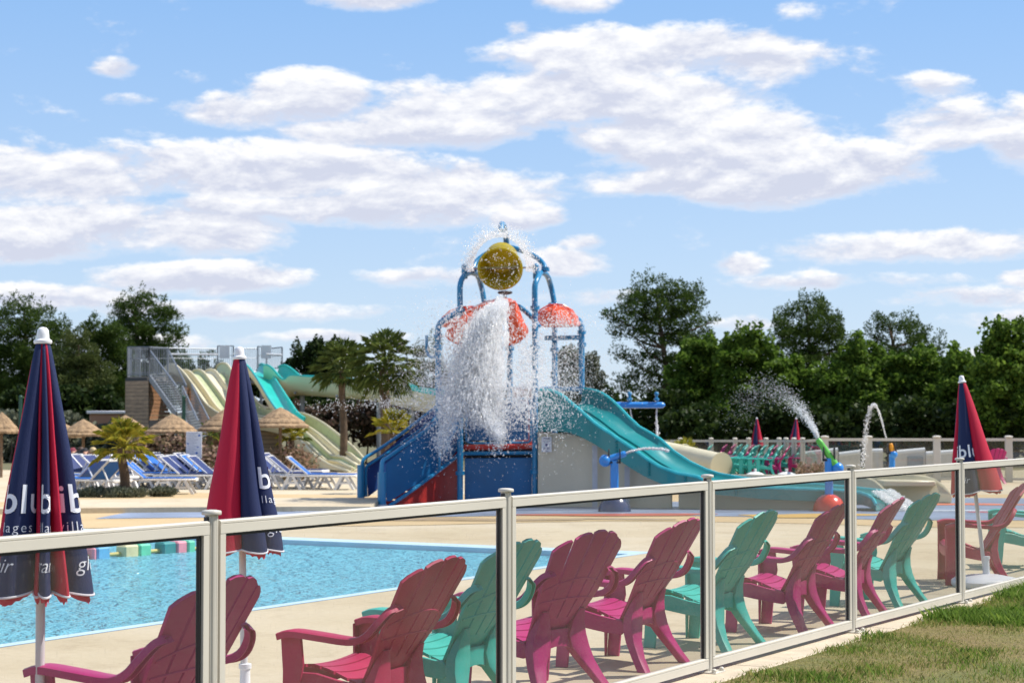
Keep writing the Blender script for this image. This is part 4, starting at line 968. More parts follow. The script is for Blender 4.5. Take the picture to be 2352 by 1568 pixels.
# ------------------------------------------------------------------ water cannons and spray bar
def cannon(x, D, yh, label, dome, barrel, bdir, bl=1.0):
    p = at(x, HZ, D); z0 = gz(p.y); zh = at(x, yh, D).z
    root = thing('water_cannon', label, 'water cannon', (p.x, p.y, z0))
    m = MB(); m.tube([(0, 0, 0), (0, 0, zh - z0 - .05)], .068, 14); m.build('post', M_bluel, root)
    if dome: m = MB(); m.lathe([(.27, 0), (.27, .03), (.25, .12), (.20, .21), (.12, .27), (.069, .285)], n=24); m.build('base_dome', dome, root)
    h = Vector((0, 0, zh - z0)); m = MB(); m.box(h + Vector((-.09, 0, .02)), (.02, .12, .24)); m.box(h + Vector((.09, 0, .02)), (.02, .12, .24)); m.box(h + Vector((0, 0, -.08)), (.20, .12, .03)); m.build('cradle', M_black, root, bevel=.006)
    d = Vector(bdir).normalized(); m = MB(); m.tube([h - d * .22 * bl, h + d * .05, h + d * .26 * bl], [.062, .056, .05], 14); m.build('barrel', barrel, root)
    m = MB(); m.ball(h - d * .26 * bl, .10, 16, 12); m.build('ball_end', M_bluel, root)
    m = MB(); m.tube([h + d * .24 * bl, h + d * .32 * bl], [.055, .042], 12); m.build('nozzle', barrel, root)
    return p + Vector((0, 0, zh)) + d * .33 if False else Vector((p.x, p.y, zh)) + d * .32 * bl
M_green = mat('lime_green_plastic', (.10, .46, .05), .35, coat=.2); M_orng = mat('orange_plastic', (.80, .33, .02), .4); M_dome_r = mat('red_dome', (.68, .05, .03), .2, coat=.6, spec=.6); M_dome_b = mat('navy_dome', (.03, .045, .12), .2, coat=.6, spec=.6)
j1 = cannon(1411, 31.3, 1050, 'blue water cannon on a dark domed base squirting right, in front of the beige wall', M_dome_b, M_bluel, (1, 0, .35), .62)
j2 = cannon(1903, 31.6, 1045, 'water cannon with green barrel and red domed base, spraying up to the left', M_dome_r, M_green, (-.55, .1, .83))
j3 = cannon(2048, 44.0, 1032, 'water cannon with orange nozzle in front of the far fence, squirting to the left', None, M_orng, (-.25, 0, .95), .45)
def spray_bar():
    p = at(1470, HZ, 37.5); root = thing('spray_bar', 'horizontal blue pipe with two upright nozzles dripping water, sticking out behind the teal slide', 'spray pipe', (p.x, p.y, gz(p.y)))
    z = at(1470, 930, 37.5).z - gz(p.y); f = 37.5 / FP
    x0, x1 = (1345 - 1470) * f, (1523 - 1470) * f
    m = MB(); m.tube([(x0, 0, 0), (x0, 0, z + .1)], .06, 12); m.build('post', M_bluel, root)
    m = MB(); m.tube([(x0, 0, z), (x1 - .05, 0, z), (x1, 0, z), (x1 + .04, 0, z)], [.062, .062, .055, .02], 12); m.build('pipe', M_bluel, root)
    for x in (1446, 1508):
        q_ = (x - 1470) * f; m = MB(); m.tube([(q_, 0, z), (q_, 0, z + .22)], .028, 8); m.lathe([(.03, .08), (.055, .1), (.055, .13), (.03, .14)], (q_, 0, z), 10); m.ball((q_, 0, z + .22), .045, 8, 6); m.build('upright_nozzle', M_blue, root)
spray_bar()

# ------------------------------------------------------------------ splash: thousands of drops
def water_mat():
    m = bpy.data.materials.new('splashing_water'); m.use_nodes = True; nt = m.node_tree; nt.nodes.clear(); L = nt.links
    d = nt.nodes.new('ShaderNodeBsdfDiffuse'); d.inputs[0].default_value = (.97, .975, .985, 1); t = nt.nodes.new('ShaderNodeBsdfTranslucent'); t.inputs[0].default_value = (.97, .975, .985, 1)
    g = nt.nodes.new('ShaderNodeBsdfGlossy'); g.inputs['Roughness'].default_value = .12; tr = nt.nodes.new('ShaderNodeBsdfTransparent')
    a = nt.nodes.new('ShaderNodeMixShader'); a.inputs[0].default_value = .7; L.new(d.outputs[0], a.inputs[1]); L.new(t.outputs[0], a.inputs[2])
    b = nt.nodes.new('ShaderNodeMixShader'); b.inputs[0].default_value = .08; L.new(a.outputs[0], b.inputs[1]); L.new(g.outputs[0], b.inputs[2])
    c = nt.nodes.new('ShaderNodeMixShader'); c.inputs[0].default_value = .5; L.new(b.outputs[0], c.inputs[1]); L.new(tr.outputs[0], c.inputs[2])
    o = nt.nodes.new('ShaderNodeOutputMaterial'); L.new(c.outputs[0], o.inputs[0]); return m
M_spl = water_mat()
OCT_V = np.array([(1, 0, 0), (-1, 0, 0), (0, 1, 0), (0, -1, 0), (0, 0, 1), (0, 0, -1)], float)
OCT_F = np.array([(0, 2, 4), (2, 1, 4), (1, 3, 4), (3, 0, 4), (2, 0, 5), (1, 2, 5), (3, 1, 5), (0, 3, 5)])
def drops(name, C, r, label, stretch=None, dirs=None):
    """C: Nx3 centres, r: N radii, stretch: N lengthening along dirs"""
    n = len(C); ang = rng.uniform(0, 6.28, n); ca, sa = np.cos(ang), np.sin(ang)
    V = OCT_V[None] * (r[:, None, None] * rng.uniform(.65, 1.35, (n, 6, 1)))
    X = V[..., 0] * ca[:, None] - V[..., 1] * sa[:, None]; Y = V[..., 0] * sa[:, None] + V[..., 1] * ca[:, None]; V = np.stack([X, Y, V[..., 2]], -1)
    if dirs is not None:
        dt = (V * dirs[:, None]).sum(-1, keepdims=True); V = V + dirs[:, None] * dt * (stretch[:, None, None] - 1)
    V = V + C[:, None]; F = OCT_F[None] + (np.arange(n) * 6)[:, None, None]
    base = C.mean(0)
    o = fast_mesh(name, V.reshape(-1, 3) - base, F.reshape(-1, 3), M_spl, smooth=True); o.location = base
    return tag(o, label, 'water', kind='stuff')
def pix(xs, ys, D):                  # arrays
    dx = (xs - PX) / FP; dy = (PY - ys) / FP; c, s = math.cos(PITCH), math.sin(PITCH); dY = c - dy * s; dZ = s + dy * c; k = D / dY
    return np.stack([dx * k, D + 0 * dx, CAMZ + dZ * k], -1)
def big_splash():
    cs, rs = [], []
    keys = np.array([(1150, 694, 20, 10), (1130, 720, 34, 10), (1116, 760, 46, 12), (1105, 800, 56, 14), (1098, 850, 60, 16), (1094, 900, 60, 18), (1098, 935, 52, 16), (1125, 965, 26, 12), (1146, 998, 9, 8)], float)
    def col(n, spread, r0, r1, dsp, fall=0, keep=None, clump=.6):
        y = rng.uniform(690, 1000, n) if fall == 0 else 690 + 310 * rng.beta(1.4, 1.6, n)
        x = np.interp(y, keys[:, 1], keys[:, 0]); w = np.interp(y, keys[:, 1], keys[:, 2])
        X = x + rng.normal(0, 1, n) * w * spread; Y = y + rng.normal(0, 6, n)
        nz = np.array([noise.noise(Vector((a * .035, b * .022, 3))) + .6 * noise.noise(Vector((a * .10, b * .06, 9))) for a, b in zip(X, Y)])
        k = nz > rng.uniform(-.9, .45, n) * clump; X, Y = X[k], Y[k]; m = len(X)
        D = 33.4 + rng.normal(0, dsp, m); cs.append(pix(X, Y, D)); rs.append(np.exp(rng.uniform(math.log(r0), math.log(r1), m)))
    col(70000, .50, .003, .0095, .30); col(16000, .78, .003, .010, .7, clump=1.0)
    # fingers lower left and tail
    for (cx, cy, sx, sy, n) in ((1033, 930, 14, 30, 2600), (1020, 995, 9, 26, 700), (1012, 1020, 12, 20, 350), (1142, 985, 12, 22, 1600), (1075, 900, 40, 45, 6000), (1185, 930, 22, 30, 1500), (1218, 850, 18, 60, 1400), (1060, 790, 25, 40, 1500)):
        X = cx + rng.normal(0, sx, n); Y = cy + rng.normal(0, sy, n); cs.append(pix(X, Y, 33.5 + rng.normal(0, .35, n))); rs.append(np.exp(rng.uniform(math.log(.004), math.log(.020), n)))
    # crown round the bucket and wide spray of small drops
    n = 3800; a = rng.uniform(math.pi * .95, math.pi * 2.05, n); rr = 60 + np.abs(rng.normal(0, 13, n)); X = 1148 + rr * np.cos(a); Y = 612 + rr * np.sin(a) * 1.12
    cs.append(pix(X, Y, 34.0 + rng.normal(0, .3, n))); rs.append(np.exp(rng.uniform(math.log(.004), math.log(.013), n)))
    n = 110; X = 1149 + rng.uniform(-48, 48, n); Y = 616 + rng.uniform(-48, 48, n); cs.append(pix(X, Y, 33.3 + rng.normal(0, .1, n))); rs.append(rng.uniform(.004, .012, n))
    for (cx, cy, sx, sy, n, r1) in ((1290, 738, 40, 14, 1100, .012), (1285, 830, 70, 60, 3000, .008), (1040, 740, 45, 30, 1400, .009), (985, 850, 35, 50, 2600, .007), (1000, 960, 40, 50, 1600, .010), (1270, 915, 34, 46, 2200, .012), (1250, 970, 35, 30, 900, .010), (1150, 860, 130, 110, 4500, .008), (1130, 660, 70, 40, 700, .007), (960, 930, 40, 20, 900, .008), (900, 925, 40, 8, 450, .010), (780, 930, 60, 10, 250, .010)):
        X = cx + rng.normal(0, sx, n); Y = cy + rng.normal(0, sy, n); cs.append(pix(X, Y, 33.4 + rng.normal(0, .7, n))); rs.append(np.exp(rng.uniform(math.log(.003), math.log(r1), n)))
    # curtain from the roofs
    for (x0, x1, y0, y1, n) in ((1232, 1330, 742, 905, 1500), (1190, 1250, 760, 900, 1300)):
        X = rng.uniform(x0, x1, n); Y = rng.uniform(y0, y1, n); cs.append(pix(X, Y, 34.6 + rng.normal(0, .4, n))); rs.append(np.exp(rng.uniform(math.log(.003), math.log(.011), n)))
    # long falling streaks in the core
    n = 5200; y = rng.uniform(700, 975, n); w = np.interp(y, keys[:, 1], keys[:, 2]); X = np.interp(y, keys[:, 1], keys[:, 0]) + rng.normal(0, 1, n) * w * .42
    STK = (pix(X, y, 33.3 + rng.normal(0, .22, n)), rng.uniform(.006, .016, n), X - np.interp(y, keys[:, 1], keys[:, 0]))
    dx = STK[2] / 60.0; sd = np.stack([dx * .35 + rng.normal(0, .08, n), rng.normal(0, .1, n), -np.ones(n)], 1); sd /= np.linalg.norm(sd, axis=1, keepdims=True)
    drops('water_streaks', STK[0], STK[1], 'white falling streaks inside the water poured from the tipped yellow bucket', rng.uniform(3, 9, n), sd)
    C = np.concatenate(cs); r = np.concatenate(rs); ok = C[:, 2] > -.25; C, r = C[ok], r[ok]; n = len(C)
    d = rng.normal(0, .35, (n, 3)); d[:, 2] -= 1; d /= np.linalg.norm(d, axis=1, keepdims=True)
    drops('water_splash', C, r, 'white mass of water falling from the tipped yellow bucket over the coral hood', rng.uniform(1, 2.2, n), d)
big_splash()
def sheet_mat():
    m = bpy.data.materials.new('foaming_water_sheet'); m.use_nodes = True; nt = m.node_tree; nt.nodes.clear(); L = nt.links
    g = nt.nodes.new('ShaderNodeNewGeometry'); mp = nt.nodes.new('ShaderNodeMapping'); L.new(g.outputs['Position'], mp.inputs[0]); mp.inputs['Scale'].default_value = (1, 1, .28)
    n = nt.nodes.new('ShaderNodeTexNoise'); n.inputs['Scale'].default_value = 9; n.inputs['Detail'].default_value = 8; n.inputs['Roughness'].default_value = .68; n.inputs['Distortion'].default_value = .5; L.new(mp.outputs[0], n.inputs['Vector'])
    r = nt.nodes.new('ShaderNodeMapRange'); L.new(n.outputs['Fac'], r.inputs[0]); r.inputs[1].default_value = .44; r.inputs[2].default_value = .60; r.inputs[4].default_value = .8
    d = nt.nodes.new('ShaderNodeBsdfDiffuse'); d.inputs[0].default_value = (.97, .975, .985, 1); t = nt.nodes.new('ShaderNodeBsdfTranslucent'); t.inputs[0].default_value = (.97, .975, .985, 1)
    a = nt.nodes.new('ShaderNodeMixShader'); a.inputs[0].default_value = .6; L.new(d.outputs[0], a.inputs[1]); L.new(t.outputs[0], a.inputs[2])
    tr = nt.nodes.new('ShaderNodeBsdfTransparent'); ms = nt.nodes.new('ShaderNodeMixShader'); L.new(r.outputs[0], ms.inputs[0]); L.new(tr.outputs[0], ms.inputs[1]); L.new(a.outputs[0], ms.inputs[2])
    o = nt.nodes.new('ShaderNodeOutputMaterial'); L.new(ms.outputs[0], o.inputs[0]); return m
def splash_body():
    keys = [(1152, 690, 10), (1140, 706, 20), (1128, 722, 27), (1116, 760, 36), (1106, 800, 42), (1100, 850, 44), (1098, 900, 42), (1106, 935, 34), (1122, 962, 20), (1144, 990, 7), (1147, 1004, 2)]
    sm_ = smooth_poly([Vector(k) for k in keys], 6); allv = []; allf = []
    for s, (sc, dd) in enumerate(((1.3, 0), (.95, -.06), (.6, -.1))):
        rings = []; n = 34
        for i, k in enumerate(sm_):
            c = at(k.x, k.y, 33.45 + dd); w = k.z / FP * 33.4 * sc; ring = []
            for j in range(n):
                an = 2 * math.pi * j / n; v = Vector((math.cos(an), math.sin(an), 0)); nz = 1 + .38 * noise.noise(Vector((v.x * 2, v.y * 2, k.y * .02 + s * 7))) + .22 * noise.noise(Vector((v.x * 6, v.y * 6, k.y * .05 + s * 3)))
                ring.append(c + Vector((v.x * w * nz, v.y * w * .75 * nz, .04 * noise.noise(Vector((an * 3, k.y * .1, s))))))
            rings.append(ring)
        m = MB(); m.loft(rings, caps=False); o_ = len(allv); allv += m.v; allf += [tuple(q + o_ for q in f) for f in m.f]
    base = at(1105, 850, 33.4); m = MB(); m.v = [tuple(Vector(v) - base) for v in allv]; m.f = allf; o = m.build('water_body', sheet_mat(), angle=180); o.location = base
    tag(o, 'white foaming core of the water column falling from the yellow bucket', 'water', kind='stuff')
splash_body()
def jet(name, pts, label, n, w0, w1, r0, r1, tp=1.0):
    P = [Vector(p) for p in pts]; S_ = smooth_poly(P, 12); A = np.array([tuple(p) for p in S_]); t = rng.random(n) ** tp * (len(A) - 1.001); i = t.astype(int); f = (t - i)[:, None]
    C = A[i] * (1 - f) + A[i + 1] * f; q = (t / (len(A) - 1))[:, None]; C = C + rng.normal(0, 1, (n, 3)) * (w0 + (w1 - w0) * q ** 1.3)
    r = rng.uniform(r0, r1, n) * (1 - .55 * q[:, 0] * (tp > 1)); d = (A[i + 1] - A[i]); d /= np.linalg.norm(d, axis=1, keepdims=True)
    return drops(name, C, r, label, rng.uniform(1.2, 2.5, n), d)
jet('water_jet', [j1, at(1452, 1035, 31.3), at(1480, 1030, 31.3), at(1510, 1030, 31.3), at(1535, 1035, 31.3)], 'thin arc of water squirting right from the blue cannon in front of the beige wall', 700, .006, .012, .005, .012)
jet('water_jet', [j2, at(1872, 990, 31.6), at(1850, 955, 31.6), at(1828, 930, 31.6), at(1795, 903, 31.6), at(1752, 893, 31.6), at(1715, 915, 31.6), at(1700, 950, 31.6)], 'fanning jet of water from the green cannon turning to mist before the dark trees', 4800, .008, .20, .0028, .008, 1.9)
jet('water_jet', [at(2035, 1005, 44), at(2025, 965, 44), at(2014, 935, 44), at(2006, 930, 44), at(1998, 940, 44), at(1990, 980, 44), at(1984, 1030, 44), at(1980, 1075, 44)], 'thin hooked arc of water from the orange cannon near the far fence', 1500, .006, .045, .003, .011)
jet('water_jet', [at(1447, 938, 37.5), at(1452, 962, 37.5), at(1455, 975, 37.5)], 'short thin trickle under the left nozzle of the blue spray pipe', 120, .005, .01, .006, .012)
jet('water_jet', [at(1508, 938, 37.5), at(1508, 970, 37.5), at(1510, 1000, 37.5)], 'long thin trickle under the right nozzle of the blue spray pipe', 220, .006, .014, .006, .013)
C = np.array([tuple(p) for p, _ in OUTFLOW]); r = np.array([q for _, q in OUTFLOW]); drops('slide_outflow', C, r, 'white foaming water running off the end of the teal slide chutes')
# ------------------------------------------------------------------ vegetation
def leaf_mat(name, c1, c2, tr=.3):
    m = bpy.data.materials.new(name); m.use_nodes = True; nt = m.node_tree; L = nt.links; b = nt.nodes['Principled BSDF']; out = nt.nodes['Material Output']
    g = nt.nodes.new('ShaderNodeNewGeometry'); mx = nt.nodes.new('ShaderNodeMix'); mx.data_type = 'RGBA'; L.new(g.outputs['Random Per Island'], mx.inputs['Factor'])
    mx.inputs['A'].default_value = (*c1, 1); mx.inputs['B'].default_value = (*c2, 1); L.new(mx.outputs['Result'], b.inputs['Base Color']); b.inputs['Roughness'].default_value = .55; b.inputs['Specular IOR Level'].default_value = .15
    t = nt.nodes.new('ShaderNodeBsdfTranslucent'); L.new(mx.outputs['Result'], t.inputs[0]); ms = nt.nodes.new('ShaderNodeMixShader'); ms.inputs[0].default_value = tr
    L.new(b.outputs[0], ms.inputs[1]); L.new(t.outputs[0], ms.inputs[2]); L.new(ms.outputs[0], out.inputs[0]); return m
L_pine = leaf_mat('pine_needles', (.022, .052, .008), (.085, .13, .022)); L_pine2 = leaf_mat('olive_pine_needles', (.045, .065, .015), (.11, .135, .04))
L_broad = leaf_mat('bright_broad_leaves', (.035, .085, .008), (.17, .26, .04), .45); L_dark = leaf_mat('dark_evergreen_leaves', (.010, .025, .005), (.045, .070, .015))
L_palm = leaf_mat('palm_fronds', (.05, .08, .015), (.16, .20, .05), .3); L_ypalm = leaf_mat('yellow_palm_fronds', (.16, .19, .02), (.45, .38, .05), .4)
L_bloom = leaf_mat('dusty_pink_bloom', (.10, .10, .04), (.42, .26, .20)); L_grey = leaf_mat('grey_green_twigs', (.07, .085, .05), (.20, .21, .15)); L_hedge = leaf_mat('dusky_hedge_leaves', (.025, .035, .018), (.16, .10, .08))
M_bark = mat('pine_bark', (.13, .085, .055), .9, var=.4, scale=4, bump=.5, bscale=10); M_ptrunk = mat('palm_trunk_fibre', (.10, .065, .04), .9, var=.5, scale=6, bump=.6, bscale=14)
def leaves(name, cl, n, size, m, parent, off, tuft=False, up=.0, flat=1.0):
    """cl: list of ellipsoids (centre, (rx, ry, rz)); leaf faces fill their outer shells"""
    w = np.array([a[1][0] * a[1][2] + a[1][0] * a[1][1] for a in cl]); w = w / w.sum(); idx = rng.choice(len(cl), n, p=w)
    c = np.array([tuple(a[0]) for a in cl])[idx]; r = np.array([a[1] for a in cl])[idx]
    d = rng.normal(0, 1, (n, 3)); d /= np.linalg.norm(d, axis=1, keepdims=True); rad = rng.uniform(.25, 1.0, n) ** .45 * (1 + rng.normal(0, .07, n))
    P = c + d * r * rad[:, None]
    if tuft: ax = d * np.array([1, 1, .6]) + rng.normal(0, .5, (n, 3)) + np.array([0, 0, up])
    else: ax = rng.normal(0, 1, (n, 3)) + d * .6
    ax /= np.linalg.norm(ax, axis=1, keepdims=True); rnd = rng.normal(0, 1, (n, 3)); sd = np.cross(ax, rnd); sd /= np.linalg.norm(sd, axis=1, keepdims=True) + 1e-6
    s = size * rng.uniform(.6, 1.4, n)[:, None]; wd = (.36 if tuft else .6)
    V = np.stack([P - sd * s * wd * .5, P + ax * s * .5 - sd * s * wd * (.6 if tuft else 1) * .9, P + ax * s, P + ax * s * .5 + sd * s * wd * (.6 if tuft else 1) * .9], 1)
    return fast_mesh(name, V.reshape(-1, 3), np.arange(n * 4).reshape(n, 4), m, parent, off)
def clumps_px(lst, D, depth=.9, sub=9, seed=1, jit=1.0, rs=(.30, .55), fluff=1.0):
    """lst: (x, y, rx, ry) ellipses as surveyed; broken up into small uneven clumps"""
    r = random.Random(seed); out = []
    for (x, y, rx, ry) in lst:
        k = FP / D
        for _ in range(max(3, int(sub * rx * ry / 1200))):
            a, q = r.uniform(0, 6.283), r.random() ** .5; dx, dy = rx * q * math.cos(a), ry * q * math.sin(a)
            dd = D + r.uniform(-1, 1) * rx / k * depth; s = r.uniform(*rs) * min(rx, ry * 1.3) / k
            s = min(max(s, .18), 1.0 * fluff)
            out.append((at(x + dx, y + dy, dd), (s * r.uniform(1, 1.5), s * r.uniform(1, 1.4), s * r.uniform(.6, .9))))
    return out
def tree(name, label, cat, xb, D, lst, n, size, m, trunk_r=.2, lean=0, group=None, seed=1, sub=9, tuft=True, up=.5, limbs=True, rs=(.30, .55), bark=None, fluff=1.0, depth=.9):
    p = at(xb, HZ, D); z = gz(p.y); root = thing(name, label, cat, (p.x, p.y, z), 0, group)
    cl = clumps_px(lst, D, depth, sub, seed, rs=rs, fluff=fluff); top = min(y - .5 * ry for x, y, rx, ry in lst); tx = [x for x, y, rx, ry in lst if y - .5 * ry == top][0]
    rs_ = random.Random(seed + 99)
    for (x, y, rx, ry) in lst:
        for _ in range(int(rx / (7 if not tuft else 9))):
            a_ = rs_.uniform(.15 * math.pi, .85 * math.pi); dd_ = D + rs_.uniform(-.6, .6); s_ = rs_.uniform(.12, .28)
            cl.append((at(x + rx * math.cos(a_), y - ry * math.sin(a_) - rs_.uniform(-4, 5), dd_), (s_ * .8, s_ * .8, s_ * rs_.uniform(1.2, 2.4))))
    leaves('crown', cl, int(n * (1.75 if tuft else 1.9)), size * (.66 if tuft else .62), m, root, (p.x, p.y, z), tuft, up)
    tp = at(tx, top + 10, D); base = Vector((p.x, p.y, z - .05)); H = tp.z - z
    tpath = [base, base.lerp(tp, .25) + Vector((lean * .3, 0, 0)), base.lerp(tp, .55) + Vector((lean, 0, 0)), base.lerp(tp, .8) + Vector((lean * .5, 0, 0)), tp]
    t = MB(); t.tube(smooth_poly(tpath, 3), [trunk_r * (1 - .85 * k / 12) for k in range(13)], 8); tk = t.build('trunk', bark or M_bark, root, world=True)
    if limbs:
        t = MB(); r = random.Random(seed)
        for (x, y, rx, ry) in lst:
            e = at(x + r.uniform(-.3, .3) * rx, y + ry * .2, D + r.uniform(-.5, .5)); f = min(.95, max(.15, (e.z - z) / H - .12)); i = f * 12
            s = Vector(smooth_poly(tpath, 3)[int(i)]); m_ = s.lerp(e, .5) + Vector((0, 0, -.06 * (e - s).length)); t.tube(smooth_poly([s, m_, e], 3), [trunk_r * .35 * (1 - .12 * k) for k in range(7)], 5)
        t.build('limb', bark or M_bark, root, world=True)
    return root
GT = 'pines and trees beyond the far fence'
P1 = [(1505, 668, 70, 30), (1560, 690, 55, 38), (1455, 705, 45, 30), (1500, 712, 75, 36), (1540, 745, 75, 38), (1465, 745, 40, 26), (1422, 733, 28, 13), (1400, 724, 14, 9), (1585, 700, 22, 34), (1600, 775, 38, 34), (1636, 738, 10, 12), (1560, 800, 60, 40), (1610, 812, 32, 36), (1440, 762, 45, 18), (1466, 780, 28, 14),
      (1455, 822, 45, 16), (1428, 815, 24, 9), (1500, 835, 34, 20), (1470, 876, 50, 22), (1420, 887, 28, 12), (1545, 860, 60, 40), (1590, 880, 50, 40), (1500, 905, 60, 30), (1560, 940, 70, 40)]
tree('pine_tree', 'tall spreading dark pine right of the water tower, bare branches reaching left', 'pine tree', 1545, 88, P1, 24000, .19, L_pine, .22, .1, GT, 2, 24, rs=(.15, .30))
tree('pine_tree', 'pointed dark pine rising behind the bushy trees over the mist of the green cannon', 'pine tree', 1868, 94, [(1855, 705, 42, 22), (1888, 712, 22, 22), (1850, 745, 75, 34), (1910, 755, 30, 30), (1800, 735, 18, 22), (1785, 765, 22, 22), (1860, 790, 80, 38), (1930, 790, 26, 26), (1870, 840, 80, 40), (1880, 890, 70, 40)], 20000, .19, L_pine, .22, 0, GT, 3, 20, rs=(.17, .33))
tree('pine_tree', 'round-topped dark pine left of the right-hand parasol', 'pine tree', 2075, 96, [(2045, 738, 38, 18), (2060, 760, 62, 26), (2010, 765, 20, 18), (2110, 765, 32, 22), (2070, 800, 75, 34), (2150, 790, 20, 16), (2060, 850, 80, 40), (2140, 840, 40, 40), (2080, 900, 70, 40), (2165, 880, 40, 40)], 18000, .19, L_pine, .22, 0, GT, 4, 20, rs=(.17, .33))
BROAD = [
 (1610, 76, [(1620, 830, 55, 45), (1580, 870, 45, 40), (1600, 920, 65, 45), (1650, 880, 45, 50), (1590, 970, 60, 35), (1560, 930, 30, 30)], 'bushy light green tree in front of the big pine'),
 (1715, 74, [(1700, 800, 36, 30), (1740, 795, 34, 32), (1700, 850, 60, 50), (1760, 870, 45, 50), (1720, 930, 75, 50), (1700, 985, 70, 30)], 'leafy green tree behind the two small far parasols'),
 (1830, 73, [(1800, 860, 40, 30), (1835, 900, 55, 45), (1800, 950, 55, 45), (1860, 960, 50, 40)], 'low leafy tree behind the mist of the green cannon'),
 (1960, 72, [(1900, 880, 30, 26), (1945, 850, 40, 35), (1985, 815, 28, 35), (1960, 900, 70, 50), (1930, 960, 70, 40), (2020, 880, 45, 55)], 'broad green tree behind the hooked water arc'),
 (2090, 72, [(2080, 860, 40, 40), (2130, 845, 36, 36), (2100, 910, 70, 50), (2070, 965, 70, 40), (2150, 950, 50, 50)], 'green tree left behind the right-hand parasol'),
 (2225, 70, [(2205, 860, 40, 40), (2200, 820, 16, 20), (2235, 910, 60, 60), (2210, 970, 60, 40)], 'dark green tree right behind the right-hand parasol'),
 (2325, 66, [(2285, 785, 24, 34), (2325, 775, 34, 30), (2350, 800, 32, 45), (2300, 850, 60, 55), (2360, 870, 50, 60), (2310, 940, 80, 60), (2390, 950, 60, 60)], 'tall leafy tree at the right edge of the picture'),
]
for k, (xb, D, lst, lab) in enumerate(BROAD):
    tree('leafy_tree', lab, 'tree', xb, D, lst, 15000 if k else 15000, .20, L_broad, .11, 0, GT, 20 + k, 20, False, limbs=False, rs=(.18, .36))
LP = [
 (70, 94, [(55, 715, 50, 28), (20, 740, 60, 36), (95, 745, 55, 34), (60, 790, 90, 46), (130, 800, 45, 40), (20, 850, 80, 50), (110, 870, 80, 50), (60, 930, 90, 50)], 'broad domed pine at the left edge behind the first parasol'),
 (185, 90, [(180, 800, 40, 36), (160, 850, 50, 45), (205, 865, 50, 50), (170, 920, 60, 50), (215, 940, 50, 40)], 'lower olive green pine left of the wooden slide tower'),
 (250, 98, [(215, 765, 34, 28), (245, 790, 50, 40), (265, 850, 50, 50), (250, 910, 50, 50)], 'middle dark pine between the domed pine and the tall pine'),
 (325, 102, [(310, 692, 40, 20), (345, 700, 38, 24), (285, 720, 42, 26), (330, 735, 75, 34), (375, 740, 34, 28), (410, 765, 20, 14), (300, 775, 70, 34), (370, 780, 50, 26), (415, 790, 18, 12), (320, 830, 70, 45), (380, 840, 50, 40), (330, 900, 80, 50)], 'tall dark pine rising right behind the wooden slide tower'),
]
for k, (xb, D, lst, lab) in enumerate(LP): tree('pine_tree', lab, 'pine tree', xb, D, lst, (34000, 22000, 18000, 32000)[k], .20, L_pine2 if k == 1 else L_pine, .22, 0, GT, 40 + k, 20, rs=(.18, .34))
tree('pine_tree', 'small far pine top showing through the tower platform railing', 'pine tree', 470, 110, [(440, 838, 30, 14), (478, 828, 16, 20), (500, 848, 26, 14), (470, 880, 60, 30)], 5000, .22, L_pine, .15, 0, GT, 50, 12, rs=(.3, .5))
tree('evergreen_oak', 'dark round evergreen oak left of the palm trees', 'oak tree', 712, 82, [(705, 815, 30, 24), (690, 840, 28, 24), (740, 812, 36, 24), (735, 850, 60, 34), (790, 835, 36, 30), (720, 900, 60, 36), (700, 950, 50, 40)], 15000, .17, L_dark, .15, 0, GT, 51, 13, False, limbs=False, rs=(.25, .45))
tree('olive_tree', 'grey olive tree seen between the tower posts above the teal slide', 'olive tree', 1322, 70, [(1310, 848, 30, 28), (1345, 860, 32, 30), (1320, 890, 42, 30), (1360, 885, 26, 26)], 7000, .14, L_grey, .10, 0, GT, 52, 12, False, rs=(.25, .45))
tree('bare_tree', 'thin grey twiggy tree behind the left edge of the splash', 'tree', 985, 70, [(970, 825, 22, 26), (1000, 800, 22, 22), (990, 860, 36, 34), (960, 880, 30, 24), (1010, 880, 24, 24)], 3800, .12, L_grey, .07, 0, GT, 53, 12, True, rs=(.3, .5))
def hedge(label, x0, x1, D0, D1, y0, y1, n, m, size=.14, seed=1, extra=None):
    p = at((x0 + x1) / 2, HZ, (D0 + D1) / 2); root = thing('hedge', label, 'hedge', (p.x, p.y, gz(p.y)))
    r = random.Random(seed); cl = []
    for k in range(int((x1 - x0) / 9)):
        x = x0 + (x1 - x0) * r.random(); D = D0 + (D1 - D0) * (x - x0) / (x1 - x0) + r.uniform(-.8, .8); y = r.uniform(y0, y1); s = r.uniform(.3, .65)
        cl.append((at(x, y, D), (s * 1.3, s, s * .8)))
    leaves('foliage', cl, n, size, m, root, (p.x, p.y, gz(p.y)), False); 
    t = MB()
    for k in range(12):
        x = x0 + (x1 - x0) * (k + .5) / 12; q_ = at(x, HZ, (D0 + D1) / 2); b0 = Vector((q_.x, q_.y, gz(q_.y))); e = at(x + r.uniform(-10, 10), (y0 + y1) / 2, (D0 + D1) / 2); t.tube([b0, b0.lerp(e, .5) + Vector((.05, 0, 0)), e], [.04, .03, .01], 5)
    t.build('stem', M_bark, root, world=True); return root
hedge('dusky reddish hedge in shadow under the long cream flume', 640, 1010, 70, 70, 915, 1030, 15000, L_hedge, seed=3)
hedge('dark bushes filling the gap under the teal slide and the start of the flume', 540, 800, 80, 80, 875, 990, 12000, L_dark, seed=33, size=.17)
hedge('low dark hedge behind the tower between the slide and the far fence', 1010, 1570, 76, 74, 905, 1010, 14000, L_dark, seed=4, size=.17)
hedge('dark undergrowth behind the fence below the leafy trees', 1560, 2440, 68, 66, 945, 1050, 26000, L_dark, seed=5, size=.18)
